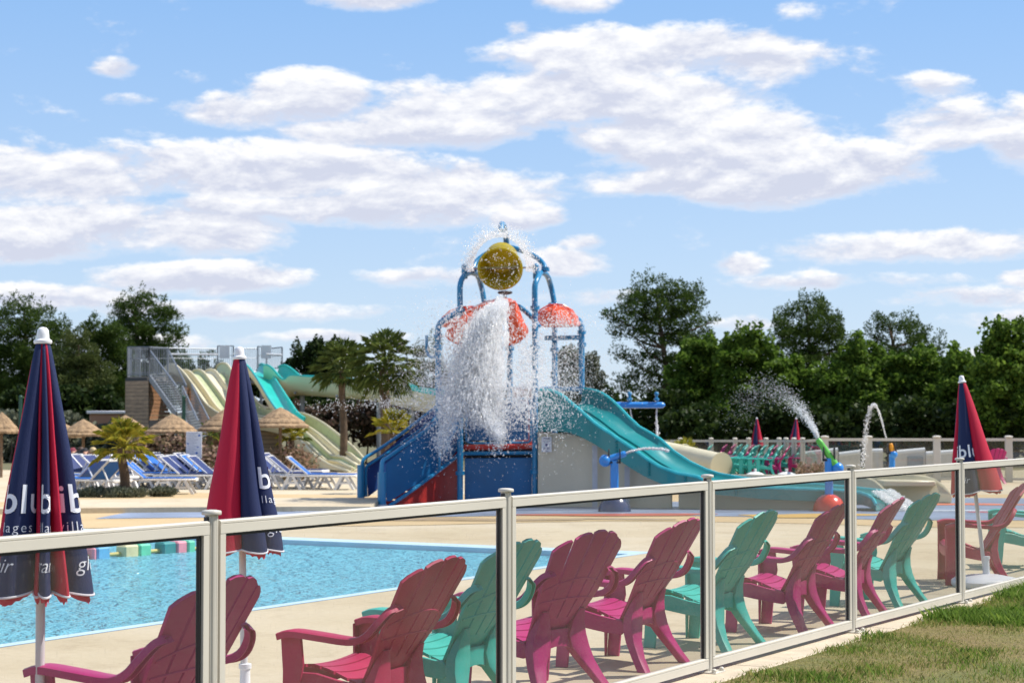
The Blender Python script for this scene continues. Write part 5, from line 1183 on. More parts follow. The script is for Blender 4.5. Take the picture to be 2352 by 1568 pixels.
hedge('dense green planting behind the thatched huts', -20, 330, 72, 70, 955, 1060, 11000, L_grey, seed=6, size=.16)
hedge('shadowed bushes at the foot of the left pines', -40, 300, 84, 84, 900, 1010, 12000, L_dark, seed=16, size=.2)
hedge('flowering dusty pink shrubs behind the navy loungers', 330, 480, 53, 52, 1025, 1062, 7000, L_bloom, seed=7, size=.10)
hedge('low flowering shrubs beside the foot of the cream slide', 640, 700, 54, 53, 1058, 1078, 1800, L_bloom, seed=8, size=.09)
hedge('distant wood closing the view beyond the left pines', -1900, 60, 112, 105, 880, 1010, 26000, L_pine, seed=41, size=.42)
hedge('distant wood closing the view beyond the right trees', 2380, 3900, 100, 100, 860, 1000, 22000, L_pine, seed=42, size=.42)
def scrub(label, x, D, w, h, m, n, seed, size=.08):
    p = at(x, HZ, D); z = gz(p.y); root = thing('shrub', label, 'shrub', (p.x, p.y, z)); r = random.Random(seed)
    cl = [(Vector((p.x + r.uniform(-w, w), p.y + r.uniform(-.5, .5), z + h * .5 * r.uniform(.5, 1.1))), (w * .35, .3, h * .45)) for _ in range(9)]
    leaves('foliage', cl, n, size, m, root, (p.x, p.y, z), True, 1.0); t = MB()
    for k in range(6): a = Vector((r.uniform(-w, w) * .7, 0, 0)); t.tube([a, a + Vector((0, 0, h * .8))], .01, 4)
    t.build('stem', M_bark, root); return root
scrub('grey-green ground planting round the foot of the small yellow palm', 285, 41.3, .80, .20, L_grey, 5000, 2)
scrub('spiky shrub behind the loungers left of the info board', 352, 52, .35, .8, L_grey, 2200, 3)
scrub('reddish grass tuft by the far fence behind the green cannon', 1868, 50.5, .35, .55, L_bloom, 1800, 5)
scrub('yellow-green bush behind the long trickle of the spray pipe', 1540, 60, .8, 1.1, L_ypalm, 2200, 6, .14)
# palms: trunk, fan leaves on stalks
def palm(label, x, D, yc, rad, trunk_r, mats_, nf=26, seed=1, skirt=.3, droop=1.0, grp='palms by the slides'):
    p = at(x, HZ, D); z = gz(p.y); root = thing('palm_tree', label, 'palm tree', (p.x, p.y, z), 0, grp); h = at(x, yc, D).z - z; r = random.Random(seed); R_ = rad / FP * D
    t = MB(); pts = [Vector((.04 * math.sin(k * .5), 0, h * k / 10)) for k in range(11)]; t.tube(smooth_poly(pts, 3), [trunk_r * (1.15 - .25 * k / 30 + .07 * (k % 2)) for k in range(31)], 12); t.build('trunk', M_ptrunk, root)
    c = Vector((0, 0, h)); 
    for k in range(nf):
        a = k * 2.399; el = R(85) - (k / nf) * R(85 + 60 * skirt) + r.uniform(-.12, .12); ln = R_ * r.uniform(.55, .7)
        d = Vector((math.cos(a) * math.cos(el), math.sin(a) * math.cos(el), math.sin(el))); s1 = c + d * ln * .55; s2 = s1 + (d + Vector((0, 0, -.18 * droop))).normalized() * ln * .35
        m = MB(); m.tube([c + d * trunk_r * .5, s1, s2], [.018, .013, .01], 4)
        dd = (s2 - s1).normalized(); side = dd.cross(Vector((0, 0, 1)));
        if side.length < .1: side = Vector((1, 0, 0))
        side.normalize(); nrm = side.cross(dd).normalized()
        for q in range(13):
            an = -1.25 + 2.5 * q / 12; fd = (dd * math.cos(an) + side * math.sin(an)).normalized(); L_ = R_ * .55 * (1 - .25 * abs(an) / 1.25) * r.uniform(.85, 1.1)
            e1 = s2 + fd * L_ * .6 + nrm * .03; e2 = s2 + fd * L_ + Vector((0, 0, -.20 * L_ * droop * r.uniform(.5, 1.6))); w = nrm.cross(fd).normalized() * max(.018, .035 * L_)
            m.add([s2, e1 - w, e2, e1 + w], [(0, 1, 2), (0, 2, 3)])
        m.build('frond', mats_[0] if r.random() < .75 else mats_[1], root, smooth=False)
    return root
palm('tallest fan palm, full round crown above the cream flume, close to the splash', 885, 56, 838, 86, .15, (L_palm, L_palm), 54, 2, .9, 1.2)
palm('fan palm behind the flume, left of the tallest palm', 787, 62, 846, 74, .11, (L_palm, L_palm), 48, 3, .7, 1.0)
palm('small yellowing palm in the round planting among the blue loungers', 284, 41.5, 1028, 78, .10, (L_ypalm, L_ypalm), 26, 4, .35, .9)
palm('yellow-green young palm behind the blue stair handrail', 905, 44, 995, 60, .08, (L_ypalm, L_ypalm), 18, 5, .0, .8)
palm('little palm under the right-hand thatched hut', 673, 54, 1008, 42, .09, (L_ypalm, L_palm), 18, 6, .2, 1)
palm('half hidden little palm behind the info board', 484, 56, 1000, 38, .10, (L_palm, L_ypalm), 16, 7, .6, 1.2)

# ------------------------------------------------------------------ wooden slide tower
M_galv = mat('galvanised_steel', (.25, .27, .30), .45, .5, var=.12); M_wood = mat('weathered_cladding', (.30, .225, .155), .75, var=.3, scale=3, bump=.3, bscale=20, stretch=(.3, 1, 4), obvar=.12); M_wood2 = mat('brown_cladding', (.24, .115, .05), .7, var=.3, scale=3, bump=.3, bscale=20, stretch=(.3, 1, 4), obvar=.12)
TB = gnd(400, 1062); TR = thing('slide_tower', 'wooden clad tower with grey steel platform railing and stairs from which the big slides start', 'slide tower', (at(400, HZ, 68).x, 68, gz(68)))
KT = 1.17
def T(x, y, D): return at(x, y, D * KT)
def tpart(nm, mb, m, par=None, **k): return mb.build(nm, m, par or TR, world=True, **k)
def planks(xa, Da, xb, Db, ytop, m, nm='plank', hgt=.135, top2=None, z_low=None):
    Da *= KT; Db *= KT
    a, b2 = at(xa, HZ, Da), at(xb, HZ, Db); z0 = gz(a.y) if z_low is None else z_low; z1 = at(xa, ytop, Da).z; n = int((z1 - z0) / hgt); first = None
    for k in range(n):
        za = z0 + k * hgt; e = 1.0
        if top2 is not None:                    # sloping cut along the stair
            e = min(1, max(.03, top2(za + hgt / 2)))
        q = MB(); off = Vector((0, (k % 2) * .004, 0)); q.bar(Vector((a.x, a.y, za + hgt * .46)) + off, Vector((a.x + (b2.x - a.x) * e, a.y + (b2.y - a.y) * e, za + hgt * .46)) + off, .025, hgt * .90); tpart(nm, q, m, smooth=False)
    q = MB(); q.bar(Vector((a.x, a.y + .06, (z0 + z1) / 2)), Vector((b2.x, b2.y + .06, (z0 + z1) / 2)), .04, (z1 - z0) if top2 is None else .3); tpart('wall_frame', q, M_black, smooth=False)
planks(288, 58, 341, 57, 868, M_wood); planks(341, 57.1, 420, 62, 880, M_wood2, top2=lambda z: 1.0 if z < .3 else 1.0 - (z - .3) / 3.0)
planks(420, 62.5, 520, 63.5, 880, M_wood2); planks(395, 55.2, 440, 55.4, 1006, M_wood); planks(594, 55.4, 640, 55.6, 960, M_wood, z_low=None)
q = MB(); a, b2, c2, d2 = T(293, 866, 58), T(343, 864, 57), T(650, 862, 60), T(600, 860, 66); z = T(293, 866, 58).z; q.prism([Vector((p.x, p.y, z)) for p in (a, b2, T(380, 866, 58.2), T(388, 866, 63), T(640, 866, 63.5), T(600, 866, 67), T(300, 866, 65))], (0, 0, -.12)); tpart('platform', q, mat('grey_decking', (.22, .2, .18), .8))
def railing(xa, Da, xb, Db, ytop, ybot, nb, nm='railing', tall=0):
    a0, a1, b0, b1 = T(xa, ybot[0], Da), T(xa, ytop[0], Da), T(xb, ybot[1], Db), T(xb, ytop[1], Db)
    q = MB(); q.tube([a1, b1], .022, 6); rl = tpart(nm, q, M_galv)
    for f_, r_ in ((.08, .016), (.62, .010)): q = MB(); q.tube([a0.lerp(a1, f_), b0.lerp(b1, f_)], r_, 5); tpart('rail', q, M_galv, rl)
    for k in range(nb + 1):
        f = k / nb; q = MB(); q.tube([a0.lerp(b0, f), a1.lerp(b1, f)], .032 if k in (0, nb) else .009, 5); tpart('baluster' if k not in (0, nb) else 'railing_post', q, M_galv, rl)
railing(294, 58, 343, 57, (797, 797), (866, 866), 12); railing(296, 58.3, 322, 63, (797, 799), (866, 866), 8)
railing(343, 57, 385, 58, (797, 799), (866, 862), 9); railing(300, 64, 388, 64, (802, 800), (860, 860), 16)
railing(388, 64, 500, 65, (799, 801), (860, 860), 24); railing(500, 63, 536, 63, (794, 794), (858, 852), 8); railing(536, 64, 592, 64.5, (800, 800), (858, 858), 14); railing(592, 63, 612, 63, (795, 797), (850, 850), 5); railing(612, 63.5, 648, 63, (801, 797), (850, 848), 10)
for xa, xb in ((388, 500), (536, 560), (612, 648)):
    q = MB(); q.tube([T(xa, 813, 62.5), T(xb, 814 + (xb > 600), 62.5)], .035, 8); tpart('white_bar', q, M_white2)
for xc, w in ((516, 12), (612, 12), (560, 0)):
    if w: q = MB(); q.box(T(xc, 808, 62.8), (w * 2 / FP * 70, .02, .5)); tpart('railing_sign', q, M_white2, smooth=False)
# stairs
def stairs():
    A, B = T(345, 868, 57), T(405, 952, 54.5); A2, B2 = T(388, 868, 57.8), T(428, 950, 55.2)
    q = MB(); q.bar(A, B, .06, .22); q.bar(A2, B2, .06, .22); tpart('stringer', q, M_galv)
    for k in range(15):
        f = (k + .5) / 15; q = MB(); q.bar(A.lerp(B, f) + Vector((0, 0, .1)), A2.lerp(B2, f) + Vector((0, 0, .1)), .24, .04); tpart('stair_tread', q, M_galv, smooth=False)
    for (P, Q, n) in ((A, B, 14), (A2, B2, 12)):
        H = Vector((0, 0, .95)); q = MB(); q.tube([P + H, Q + H], .03, 6); h = tpart('stair_rail', q, M_galv)
        for k in range(n): f = k / (n - 1); q = MB(); q.tube([P.lerp(Q, f), P.lerp(Q, f) + H], .011, 4); tpart('baluster', q, M_galv, h)
    A, B = B + Vector((.2, 0, 0)), T(455, 1035, 52.5); A2, B2 = T(440, 948, 55.2), T(480, 1030, 53.2)
    q = MB(); q.bar(A, A2, .5, .05); q.bar(A, B, .06, .2); q.bar(A2, B2, .06, .2); tpart('stringer', q, M_galv)
    for k in range(13): f = (k + .5) / 13; q = MB(); q.bar(A.lerp(B, f) + Vector((0, 0, .1)), A2.lerp(B2, f) + Vector((0, 0, .1)), .24, .04); tpart('stair_tread', q, M_galv, smooth=False)
    for (P, Q, n) in ((A, B, 13), (A2, B2, 13)):
        H = Vector((0, 0, .95)); q = MB(); q.tube([P + H, Q + H], .03, 6); h = tpart('stair_rail', q, M_galv)
        for k in range(n): f = k / (n - 1); q = MB(); q.tube([P.lerp(Q, f), P.lerp(Q, f) + H], .011, 4); tpart('baluster', q, M_galv, h)
    for (x, y, D) in ((405, 955, 54.5), (440, 950, 55.2), (520, 870, 63), (600, 865, 63), (645, 862, 60)):
        p = T(x, y, D); q = MB(); q.bar(Vector((p.x, p.y, gz(p.y))), p, .09, .09); tpart('steel_post', q, M_galv, smooth=False)
stairs()
# slides as lofted chutes
def chute(name, label, cat, near, far, D0, D1, wall, mats_, n=40, lanes=1, floor_m=None, thick=.10, wallfar=None, posts=(), dfar=1.8, ridge_h=.16, catname='rim'):
    p0 = at(near[-1][0], HZ, D1); root = thing(name, label, cat, (p0.x, p0.y, gz(p0.y)))
    Ns = smooth_poly([Vector((x, y, 0)) for x, y in near], 4); Fs = smooth_poly([Vector((x, y, 0)) for x, y in far], 4)
    Np = resample([tuple(v) for v in Ns], n); Fp = resample([tuple(v) for v in Fs], n); A = []; B = []
    for i in range(n + 1):
        t = i / n; D = D0 + (D1 - D0) * t; A.append(at(Np[i].x, Np[i].y, D)); B.append(at(Fp[i].x, Fp[i].y, D + dfar))
    wl = wall
    def shell(k0, k1):                                    # one lane: fractions k0..k1 across
        rings = []
        for a, b in zip(A, B):
            w = min(wl, max(.05, a.z - gz(a.y) - .02)); dz = Vector((0, 0, -w))
            pts = []
            for j in range(9):
                f = j / 8; q = a.lerp(b, k0 + (k1 - k0) * f); u = abs(2 * f - 1); pts.append(q + dz * (1 - u ** 5) * .9)
            rings.append(pts)
        return rings
    outer = []
    for a, b in zip(A, B):
        w = min(wl, max(.05, a.z - gz(a.y) - .02)); s = (b - a); s.z = 0; s.normalize()
        outer.append([a - s * .04, a - s * .03 + Vector((0, 0, -w * .75)), a.lerp(b, .12) + Vector((0, 0, -w - .06)), a.lerp(b, .88) + Vector((0, 0, -w - .06)), b + s * .03 + Vector((0, 0, -w * .75)), b + s * .04])
    m = MB(); m.loft(outer, closed=False); body = m.build('chute_shell', mats_[0], root, world=True, angle=60)
    for l in range(lanes):
        m = MB(); R_ = shell(l / lanes, (l + 1) / lanes)
        if lanes > 1:
            for i, ring in enumerate(R_):
                w = min(wl, max(.05, A[i].z - gz(A[i].y) - .02))
                if l > 0: ring[0] = ring[0] + Vector((0, 0, -w + min(w, ridge_h)))
                if l < lanes - 1: ring[-1] = ring[-1] + Vector((0, 0, -w + min(w, ridge_h)))
                for j in range(1, 8): ring[j] = A[i].lerp(B[i], (l + j / 8) / lanes) + Vector((0, 0, -w * .97))
        m.loft(R_, closed=False); m.build('lane', (floor_m or [mats_[1]])[l % len(floor_m or [1])], root, world=True, angle=60)
        if l: m = MB(); m.tube([r[0] for r in R_], .05, 6); m.build('lane_divider', mats_[0], root, world=True)
    for P in (A, B): m = MB(); m.tube(P, .045, 6); m.build('rim', mats_[2], root, world=True)
    for (f, D) in posts:
        i = int(f * n); c_ = A[i].lerp(B[i], .5); m = MB(); m.tube([(c_.x, c_.y, gz(c_.y)), (c_.x, c_.y, c_.z - wl * .8)], .09, 10); m.build('support_post', M_galv, root, world=True)
        m = MB(); m.bar(A[i] + Vector((0, 0, -wl)), B[i] + Vector((0, 0, -wl)), .08, .08); m.build('support_arm', M_galv, root, world=True)
    return root
M_lg = mat('pale_green_lane', (.46, .50, .30), .3, coat=.2); M_cream2 = mat('pale_cream_lane', (.66, .62, .46), .3, coat=.2); M_lt = mat('teal_lane', (.03, .36, .33), .3, coat=.3)
chute('wide_slide', 'wide cream four-lane slide with two humps running from the tower to the deck', 'water slide',
      [(376, 850), (385, 838), (402, 838), (422, 856), (445, 886), (470, 924), (498, 946), (530, 955), (600, 962), (650, 975), (690, 1010), (720, 1042), (755, 1066), (800, 1083)],
      [(497, 848), (502, 836), (520, 835), (540, 862), (556, 880), (580, 910), (604, 933), (630, 938), (665, 945), (700, 950), (740, 970), (780, 1000), (815, 1030), (838, 1056)],
      70, 59.5, .38, (M_cream, M_cream, M_cream), 56, 4, [M_cream, M_lg, M_cream2, M_lg], dfar=1.9, posts=())
chute('teal_slide', 'steep bright teal slide running down right beside the navy side of the middle parasol', 'water slide',
      [(540, 846), (546, 838), (566, 838), (590, 868), (616, 912), (640, 945), (662, 965)], [(596, 838), (604, 836), (620, 852), (645, 890), (668, 925), (684, 948), (700, 960)],
      70.5, 63, .34, (M_cream, M_teall, M_teall), 30, 1, dfar=1.2)
chute('flume', 'long cream flume with teal inside sweeping right on steel posts behind the palms', 'water slide',
      [(606, 840), (614, 838), (628, 848), (645, 868), (655, 872), (668, 862), (700, 864), (760, 868), (830, 872), (900, 884), (960, 898), (1005, 906), (1030, 910)],
      [(640, 842), (652, 838), (668, 846), (685, 860), (690, 864), (700, 863), (725, 864), (780, 868), (845, 872), (910, 874), (960, 890), (1005, 896), (1030, 902)],
      70, 63, .62, (M_cream, M_teall, M_teall), 60, 1, dfar=1.1, posts=((.20, 0), (.42, 0), (.63, 0), (.80, 0)))
# cream tube ends behind the play slide
def tube_end(label, x, y, D, r, L, m1, m2, d):
    p = at(x, y, D); root = thing('tunnel_slide', label, 'slide', (p.x, p.y, gz(p.y))); d = Vector(d).normalized(); q = Vector((0, 0, 1)).rotation_difference(d).to_matrix(); c = Vector((0, 0, p.z - gz(p.y)))
    m = MB(); m.lathe([(r * .93, -L), (r, -L), (r, -.06), (r * 1.12, -.05), (r * 1.12, 0), (r * .93, 0)], c, 24, q); m.build('tube_shell', m1, root)
    m = MB(); m.lathe([(r * .90, -L + .01), (r * .90, -.01), (r * .925, -.01), (r * .925, -L + .01)], c, 24, q); m.build('tube_lining', m2, root); return root
tube_end('cream tunnel slide mouth with pale green lining left of the turquoise chair group', 1657, 1068, 56, .34, 2.0, M_cream, M_lg, (.45, -.85, -.1))
tube_end('cream and teal tunnel slide bend directly behind the teal slide', 1572, 1048, 58, .34, 1.5, M_cream, M_tealf, (.75, -.6, -.15))

# ------------------------------------------------------------------ thatched huts, loungers, board, people
M_thatch = mat('straw_thatch', (.33, .22, .125), .95, var=.45, scale=9, bump=1.0, bscale=40, stretch=(1, 1, .25)); M_pole_w = mat('timber_pole', (.20, .13, .08), .85, var=.3)
def hut(x, yt, yb, hwid, label, D=50.5):
    p = at(x, HZ, D); z = gz(p.y); s = D / FP; root = thing('thatched_parasol', label, 'straw parasol', (p.x, p.y, z), 0, 'thatched straw parasols among the loungers'); zt = at(x, yt, D).z - z; zb = at(x, yb, D).z - z; r = hwid * s; H = zt - zb
    m = MB(); m.tube([(0, 0, 0), (0, 0, zt - .05)], .045, 8); m.build('pole', M_pole_w, root)
    rr = random.Random(int(x)); n = 56
    for (ra, za, rb, zb_, nm) in ((.02, 1.0, .62, .44, 'thatch_tier'), (.42, .56, .84, .20, 'thatch_tier'), (.62, .28, 1.0, .0, 'thatch_tier')):
        rings = []
        jit = [rr.uniform(-.05, .05) for _ in range(n)]
        for f in (0, .4, .75, .95, 1.0):
            rings.append([Vector((math.cos(2 * math.pi * j / n) * r * (ra + (rb - ra) * f) * (1 + jit[j] * .5 * f), math.sin(2 * math.pi * j / n) * r * (ra + (rb - ra) * f) * (1 + jit[j] * .5 * f), zb + H * (za + (zb_ - za) * f + .03 * math.sin(math.pi * f)) - (.02 * abs(jit[j]) * 20 * f * .6 if f == 1 else 0))) for j in range(n)])
        inner = [[v * 1.0 + Vector((-v.x * .02, -v.y * .02, -.055)) for v in ring] for ring in rings[::-1]]
        m = MB(); m.loft(rings + inner, caps=False); m.build(nm, M_thatch, root, smooth=False)
    m = MB()
    for k in range(8): a = math.pi / 4 * k; m.bar((0, 0, zb + H * .7), (math.cos(a) * r * .9, math.sin(a) * r * .9, zb + .03), .03, .03)
    m.build('spoke', M_pole_w, root); return root
for (x, yt, yb, hw_, lab, D) in ((4, 946, 990, 42, 'straw parasol at the very left edge of the picture', 55), (150, 973, 1000, 46, 'straw parasol half hidden behind the first parasol', 58), (192, 962, 997, 52, 'small straw parasol over the bending person', 56), (288, 953, 986, 52, 'straw parasol above the small yellow palm', 55), (396, 950, 990, 60, 'straw parasol just left of the info board, complete round roof', 53), (518, 938, 985, 62, 'straw parasol cut by the left side of the middle parasol', 53), (644, 935, 977, 66, 'straw parasol right of the middle parasol, over the little palm', 53)): hut(x, yt, yb, hw_, lab, D)
M_wh = mat('white_resin', (.74, .73, .72), .4, var=.08); M_sling = mat('royal_blue_sling', (.004, .115, .46), .6, var=.1); M_sling2 = mat('navy_sling', (.006, .022, .12), .6, var=.1)
def make_lounger(label, m, grp):
    root = thing('sun_lounger', label, 'sun lounger', (0, 0, 0), 0, grp)      # head at +x end, foot at -x
    f = MB()
    for s in (-1, 1): f.box((0, s * .31, .335), (1.85, .035, .04))
    f.box((-.90, 0, .33), (.05, .60, .07)); f.box((.90, 0, .33), (.05, .60, .07)); f.build('frame', M_wh, root, bevel=.01)
    for sx in (-.62, .66):
        for s in (-1, 1):
            q = MB(); q.bar((sx - .05, s * .31, .32), (sx - .24, s * .32, 0), .05, .06); q.bar((sx + .05, s * .31, .32), (sx + .22, s * .32, 0), .05, .06); q.bar((sx - .12, s * .31, .16), (sx + .12, s * .31, .16), .03, .04); q.build('leg', M_wh, root)
    q = MB(); q.box((-.32, 0, .375), (1.14, .56, .015)); q.build('seat_sling', m, root, smooth=False)
    a = R(40); q = MB(); e = Vector((.26 + math.cos(a) * .66, 0, .36 + math.sin(a) * .66)); q.bar((.26, 0, .36), e, .56, .018); q.build('back_sling', m, root, smooth=False)
    q = MB()
    for s in (-1, 1): q.bar((.26, s * .30, .37), e + Vector((0, s * .30, 0)), .04, .035); q.bar((.74, s * .30, .35), (.26 + math.cos(a) * .42, s * .30, .36 + math.sin(a) * .42), .025, .025)
    q.bar(e + Vector((0, -.31, 0)), e + Vector((0, .31, 0)), .04, .04); q.build('back_frame', M_wh, root)
    return root
GL = 'blue and navy sun loungers on the far deck'
LS = [(360, 1132, 43.6, 184, 'b', 'nearest royal blue lounger, white foot end pointing right beside the small palm'), (212, 1135, 43.0, -30, 'b', 'royal blue lounger with its back raised at the left, beside the first parasol'), (180, 1128, 44.0, -30, 'b', 'second royal blue lounger partly behind the first parasol'), (196, 1100, 48.4, 150, 'n', 'navy lounger below the bending person'), (222, 1096, 48.8, 150, 'n', 'navy lounger right of the bending person'), (262, 1097, 48.4, 160, 'n', 'navy lounger left of the small palm trunk'), (300, 1098, 48.0, 160, 'n', 'navy lounger right behind the small palm trunk'), (330, 1094, 48.8, 160, 'n', 'navy lounger between the palm and the blue pair'),
      (378, 1090, 49.0, 168, 'b', 'left one of the adjoining royal blue pair in the back row'), (402, 1090, 48.8, 168, 'b', 'right one of the adjoining royal blue pair in the back row'), (428, 1096, 48.4, 168, 'n', 'navy lounger below the info board'), (458, 1096, 48.2, 168, 'n', 'navy lounger right below the info board'), (488, 1094, 48.6, 168, 'b', 'royal blue lounger at the left hem of the middle parasol'), (655, 1100, 48.0, 166, 'n', 'navy lounger right of the middle parasol'), (690, 1100, 47.4, 174, 'n', 'navy lounger second to the right of the middle parasol'), (735, 1107, 46.6, 178, 'b', 'royal blue lounger with its foot end nearest the blue stair')]
LS += [(240, 1096, 49.6, 158, 'n', 'navy lounger between the bending person and the small palm'), (345, 1094, 47.6, 170, 'b', 'royal blue lounger behind the nearest one, right of the palm'), (415, 1096, 51.2, 162, 'n', 'navy lounger just behind the royal blue pair'), (445, 1096, 46.9, 172, 'n', 'navy lounger in front of the info board'), (472, 1096, 50.6, 165, 'n', 'navy lounger behind the one right below the info board'), (672, 1100, 50.4, 168, 'n', 'navy lounger farthest back right of the middle parasol'), (235, 1120, 46.0, -32, 'b', 'royal blue lounger just left of the small palm, foot towards the viewer'), (508, 1096, 47.2, 170, 'n', 'navy lounger mostly behind the crimson flap of the middle parasol')]
pl = None
for (x, y, D, rz, k, lab) in LS:
    p = at(x, HZ, D); p.z = gz(p.y)
    if pl is None: pl = make_lounger(lab, M_sling, GL); pl.location = p; pl.rotation_euler = (0, 0, R(rz))
    else: dup(pl, p, R(rz), lab, GL, {M_sling: M_sling2} if k == 'n' else None)
# low planting box edge: dark base under the back row with white boulders seen between
p = at(440, HZ, 42.2); br = thing('info_board', 'tall white notice board with blue symbols on two posts under the straw parasols', 'notice board', (at(446, HZ, 51).x, 51, gz(51)))
zt = at(446, 991, 51).z - gz(51); zb = at(446, 1052, 51).z - gz(51); wq = 36 / FP * 51
m = MB(); m.box((0, 0, (zt + zb) / 2), (wq, .03, zt - zb)); bd = m.build('board', M_white2, br, smooth=False, bevel=.004)
for s in (-1, 1): m = MB(); m.tube([(s * wq * .42, .04, 0), (s * wq * .42, .04, zt)], .025, 8); m.build('post', M_galv, br)
M_bs = mat('blue_symbol', (.01, .12, .45), .5); M_gp = mat('grey_lines', (.35, .36, .42), .6)
for (fx, fz, r) in ((.34, .86, .028), (-.38, .55, .02), (.22, .42, .014), (.18, .20, .03), (.28, .42, .012)): m = MB(); m.lathe([(.001, 0), (r, 0), (r, .004), (.001, .004)], (fx * wq, -.017, zb + fz * (zt - zb)), 14, Matrix.Rotation(R(90), 3, 'X')); m.build('symbol', M_bs, bd)
m = MB()
for k in range(15): w_ = (.7, .5, .62, .44)[k % 4] * wq; m.box((-.08 * wq + (w_ - .7 * wq) / 2, -.018, zb + (zt - zb) * (.95 - k * .062)), (w_, .002, .010))
m.build('printed_lines', M_gp, bd, smooth=False)
# people by the loungers
M_skin = mat('skin', (.50, .26, .17), .5, var=.1); M_blk = mat('black_cloth', (.012, .012, .015), .8); M_blond = mat('blond_hair', (.50, .38, .20), .6); M_brn = mat('brown_hair', (.06, .03, .015), .6); M_redc = mat('dark_red_cloth', (.20, .03, .05), .8)
def skin_body(name, joints, edges, radii, m, parent, sub=2):
    me = bpy.data.meshes.new(name); me.from_pydata(joints, edges, []); me.materials.append(m); o = bpy.data.objects.new(name, me); COL.objects.link(o); o.parent = parent
    sk = o.modifiers.new('skin', 'SKIN'); lay = me.skin_vertices[0].data if me.skin_vertices else None
    if lay is None:
        bm = bmesh.new(); bm.from_mesh(me); bm.verts.layers.skin.new(); bm.to_mesh(me); bm.free(); lay = me.skin_vertices[0].data
    for i, r in enumerate(radii): lay[i].radius = (r, r) if not isinstance(r, tuple) else r
    lay[0].use_root = True; s = o.modifiers.new('sub', 'SUBSURF'); s.levels = sub; s.render_levels = sub; sk.use_smooth_shade = True
    return o
def person(label, x, D, rz, J, hair, top, scale=1.0):
    p = at(x, HZ, D); root = thing('person', label, 'person', (p.x, p.y, gz(p.y)), rz); root.scale = (scale,) * 3
    names = ['pelvis', 'chest', 'neck', 'head', 'hipL', 'kneeL', 'footL', 'toeL', 'hipR', 'kneeR', 'footR', 'toeR', 'shL', 'elL', 'haL', 'shR', 'elR', 'haR']; pts = [J[n] for n in names]; ix = {n: i for i, n in enumerate(names)}
    E = [('pelvis', 'chest'), ('chest', 'neck'), ('neck', 'head'), ('pelvis', 'hipL'), ('hipL', 'kneeL'), ('kneeL', 'footL'), ('footL', 'toeL'), ('pelvis', 'hipR'), ('hipR', 'kneeR'), ('kneeR', 'footR'), ('footR', 'toeR'), ('chest', 'shL'), ('shL', 'elL'), ('elL', 'haL'), ('chest', 'shR'), ('shR', 'elR'), ('elR', 'haR')]
    Rr = [(.13, .11), (.13, .10), .055, .075, .09, .06, .045, .035, .09, .06, .045, .035, .06, .042, .03, .06, .042, .03]
    skin_body('body', pts, [(ix[a], ix[b]) for a, b in E], Rr, M_skin, root)
    h = Vector(J['head']); m = MB(); m.ball(h + Vector((0, 0, .02)), .105, 16, 10, 1.12); m.build('head', M_skin, root)
    m = MB(); m.ball(h + Vector((-.02, 0, .055)), .12, 16, 10, .95); m.build('hair', hair, root)
    m = MB(); m.tube(smooth_poly([Vector(J['pelvis']) + Vector((0, 0, 0)), Vector(J['pelvis']).lerp(Vector(J['chest']), .5), Vector(J['chest']), Vector(J['chest']).lerp(Vector(J['neck']), .6)], 3), [.145, .15, .15, .15, .15, .155, .16, .16, .14, .09], 14); m.build('shirt', top, root)
    m = MB(); m.tube([Vector(J['pelvis']) + Vector((0, 0, .02)), Vector(J['hipL']).lerp(Vector(J['hipR']), .5) + Vector((0, 0, -.06))], [.15, .15], 12); m.build('shorts', M_blk, root)
    return root
bend = {'pelvis': (-.28, 0, .86), 'chest': (.08, 0, 1.02), 'neck': (.26, 0, 1.05), 'head': (.36, 0, 1.04), 'hipL': (-.28, .1, .80), 'kneeL': (-.24, .12, .45), 'footL': (-.30, .12, .06), 'toeL': (-.14, .12, .03), 'hipR': (-.28, -.1, .80), 'kneeR': (-.20, -.12, .45), 'footR': (-.28, -.12, .06), 'toeR': (-.12, -.12, .03), 'shL': (.12, .17, 1.0), 'elL': (.16, .2, .72), 'haL': (.24, .18, .50), 'shR': (.12, -.17, 1.0), 'elR': (.17, -.2, .72), 'haR': (.26, -.18, .50)}
person('blond person in a black top bending forward over a navy lounger', 190, 49.9, 0, bend, M_blond, M_blk, .80)
person('second bending person mostly hidden behind the first parasol', 162, 50.4, .1, bend, M_brn, M_redc, .80)

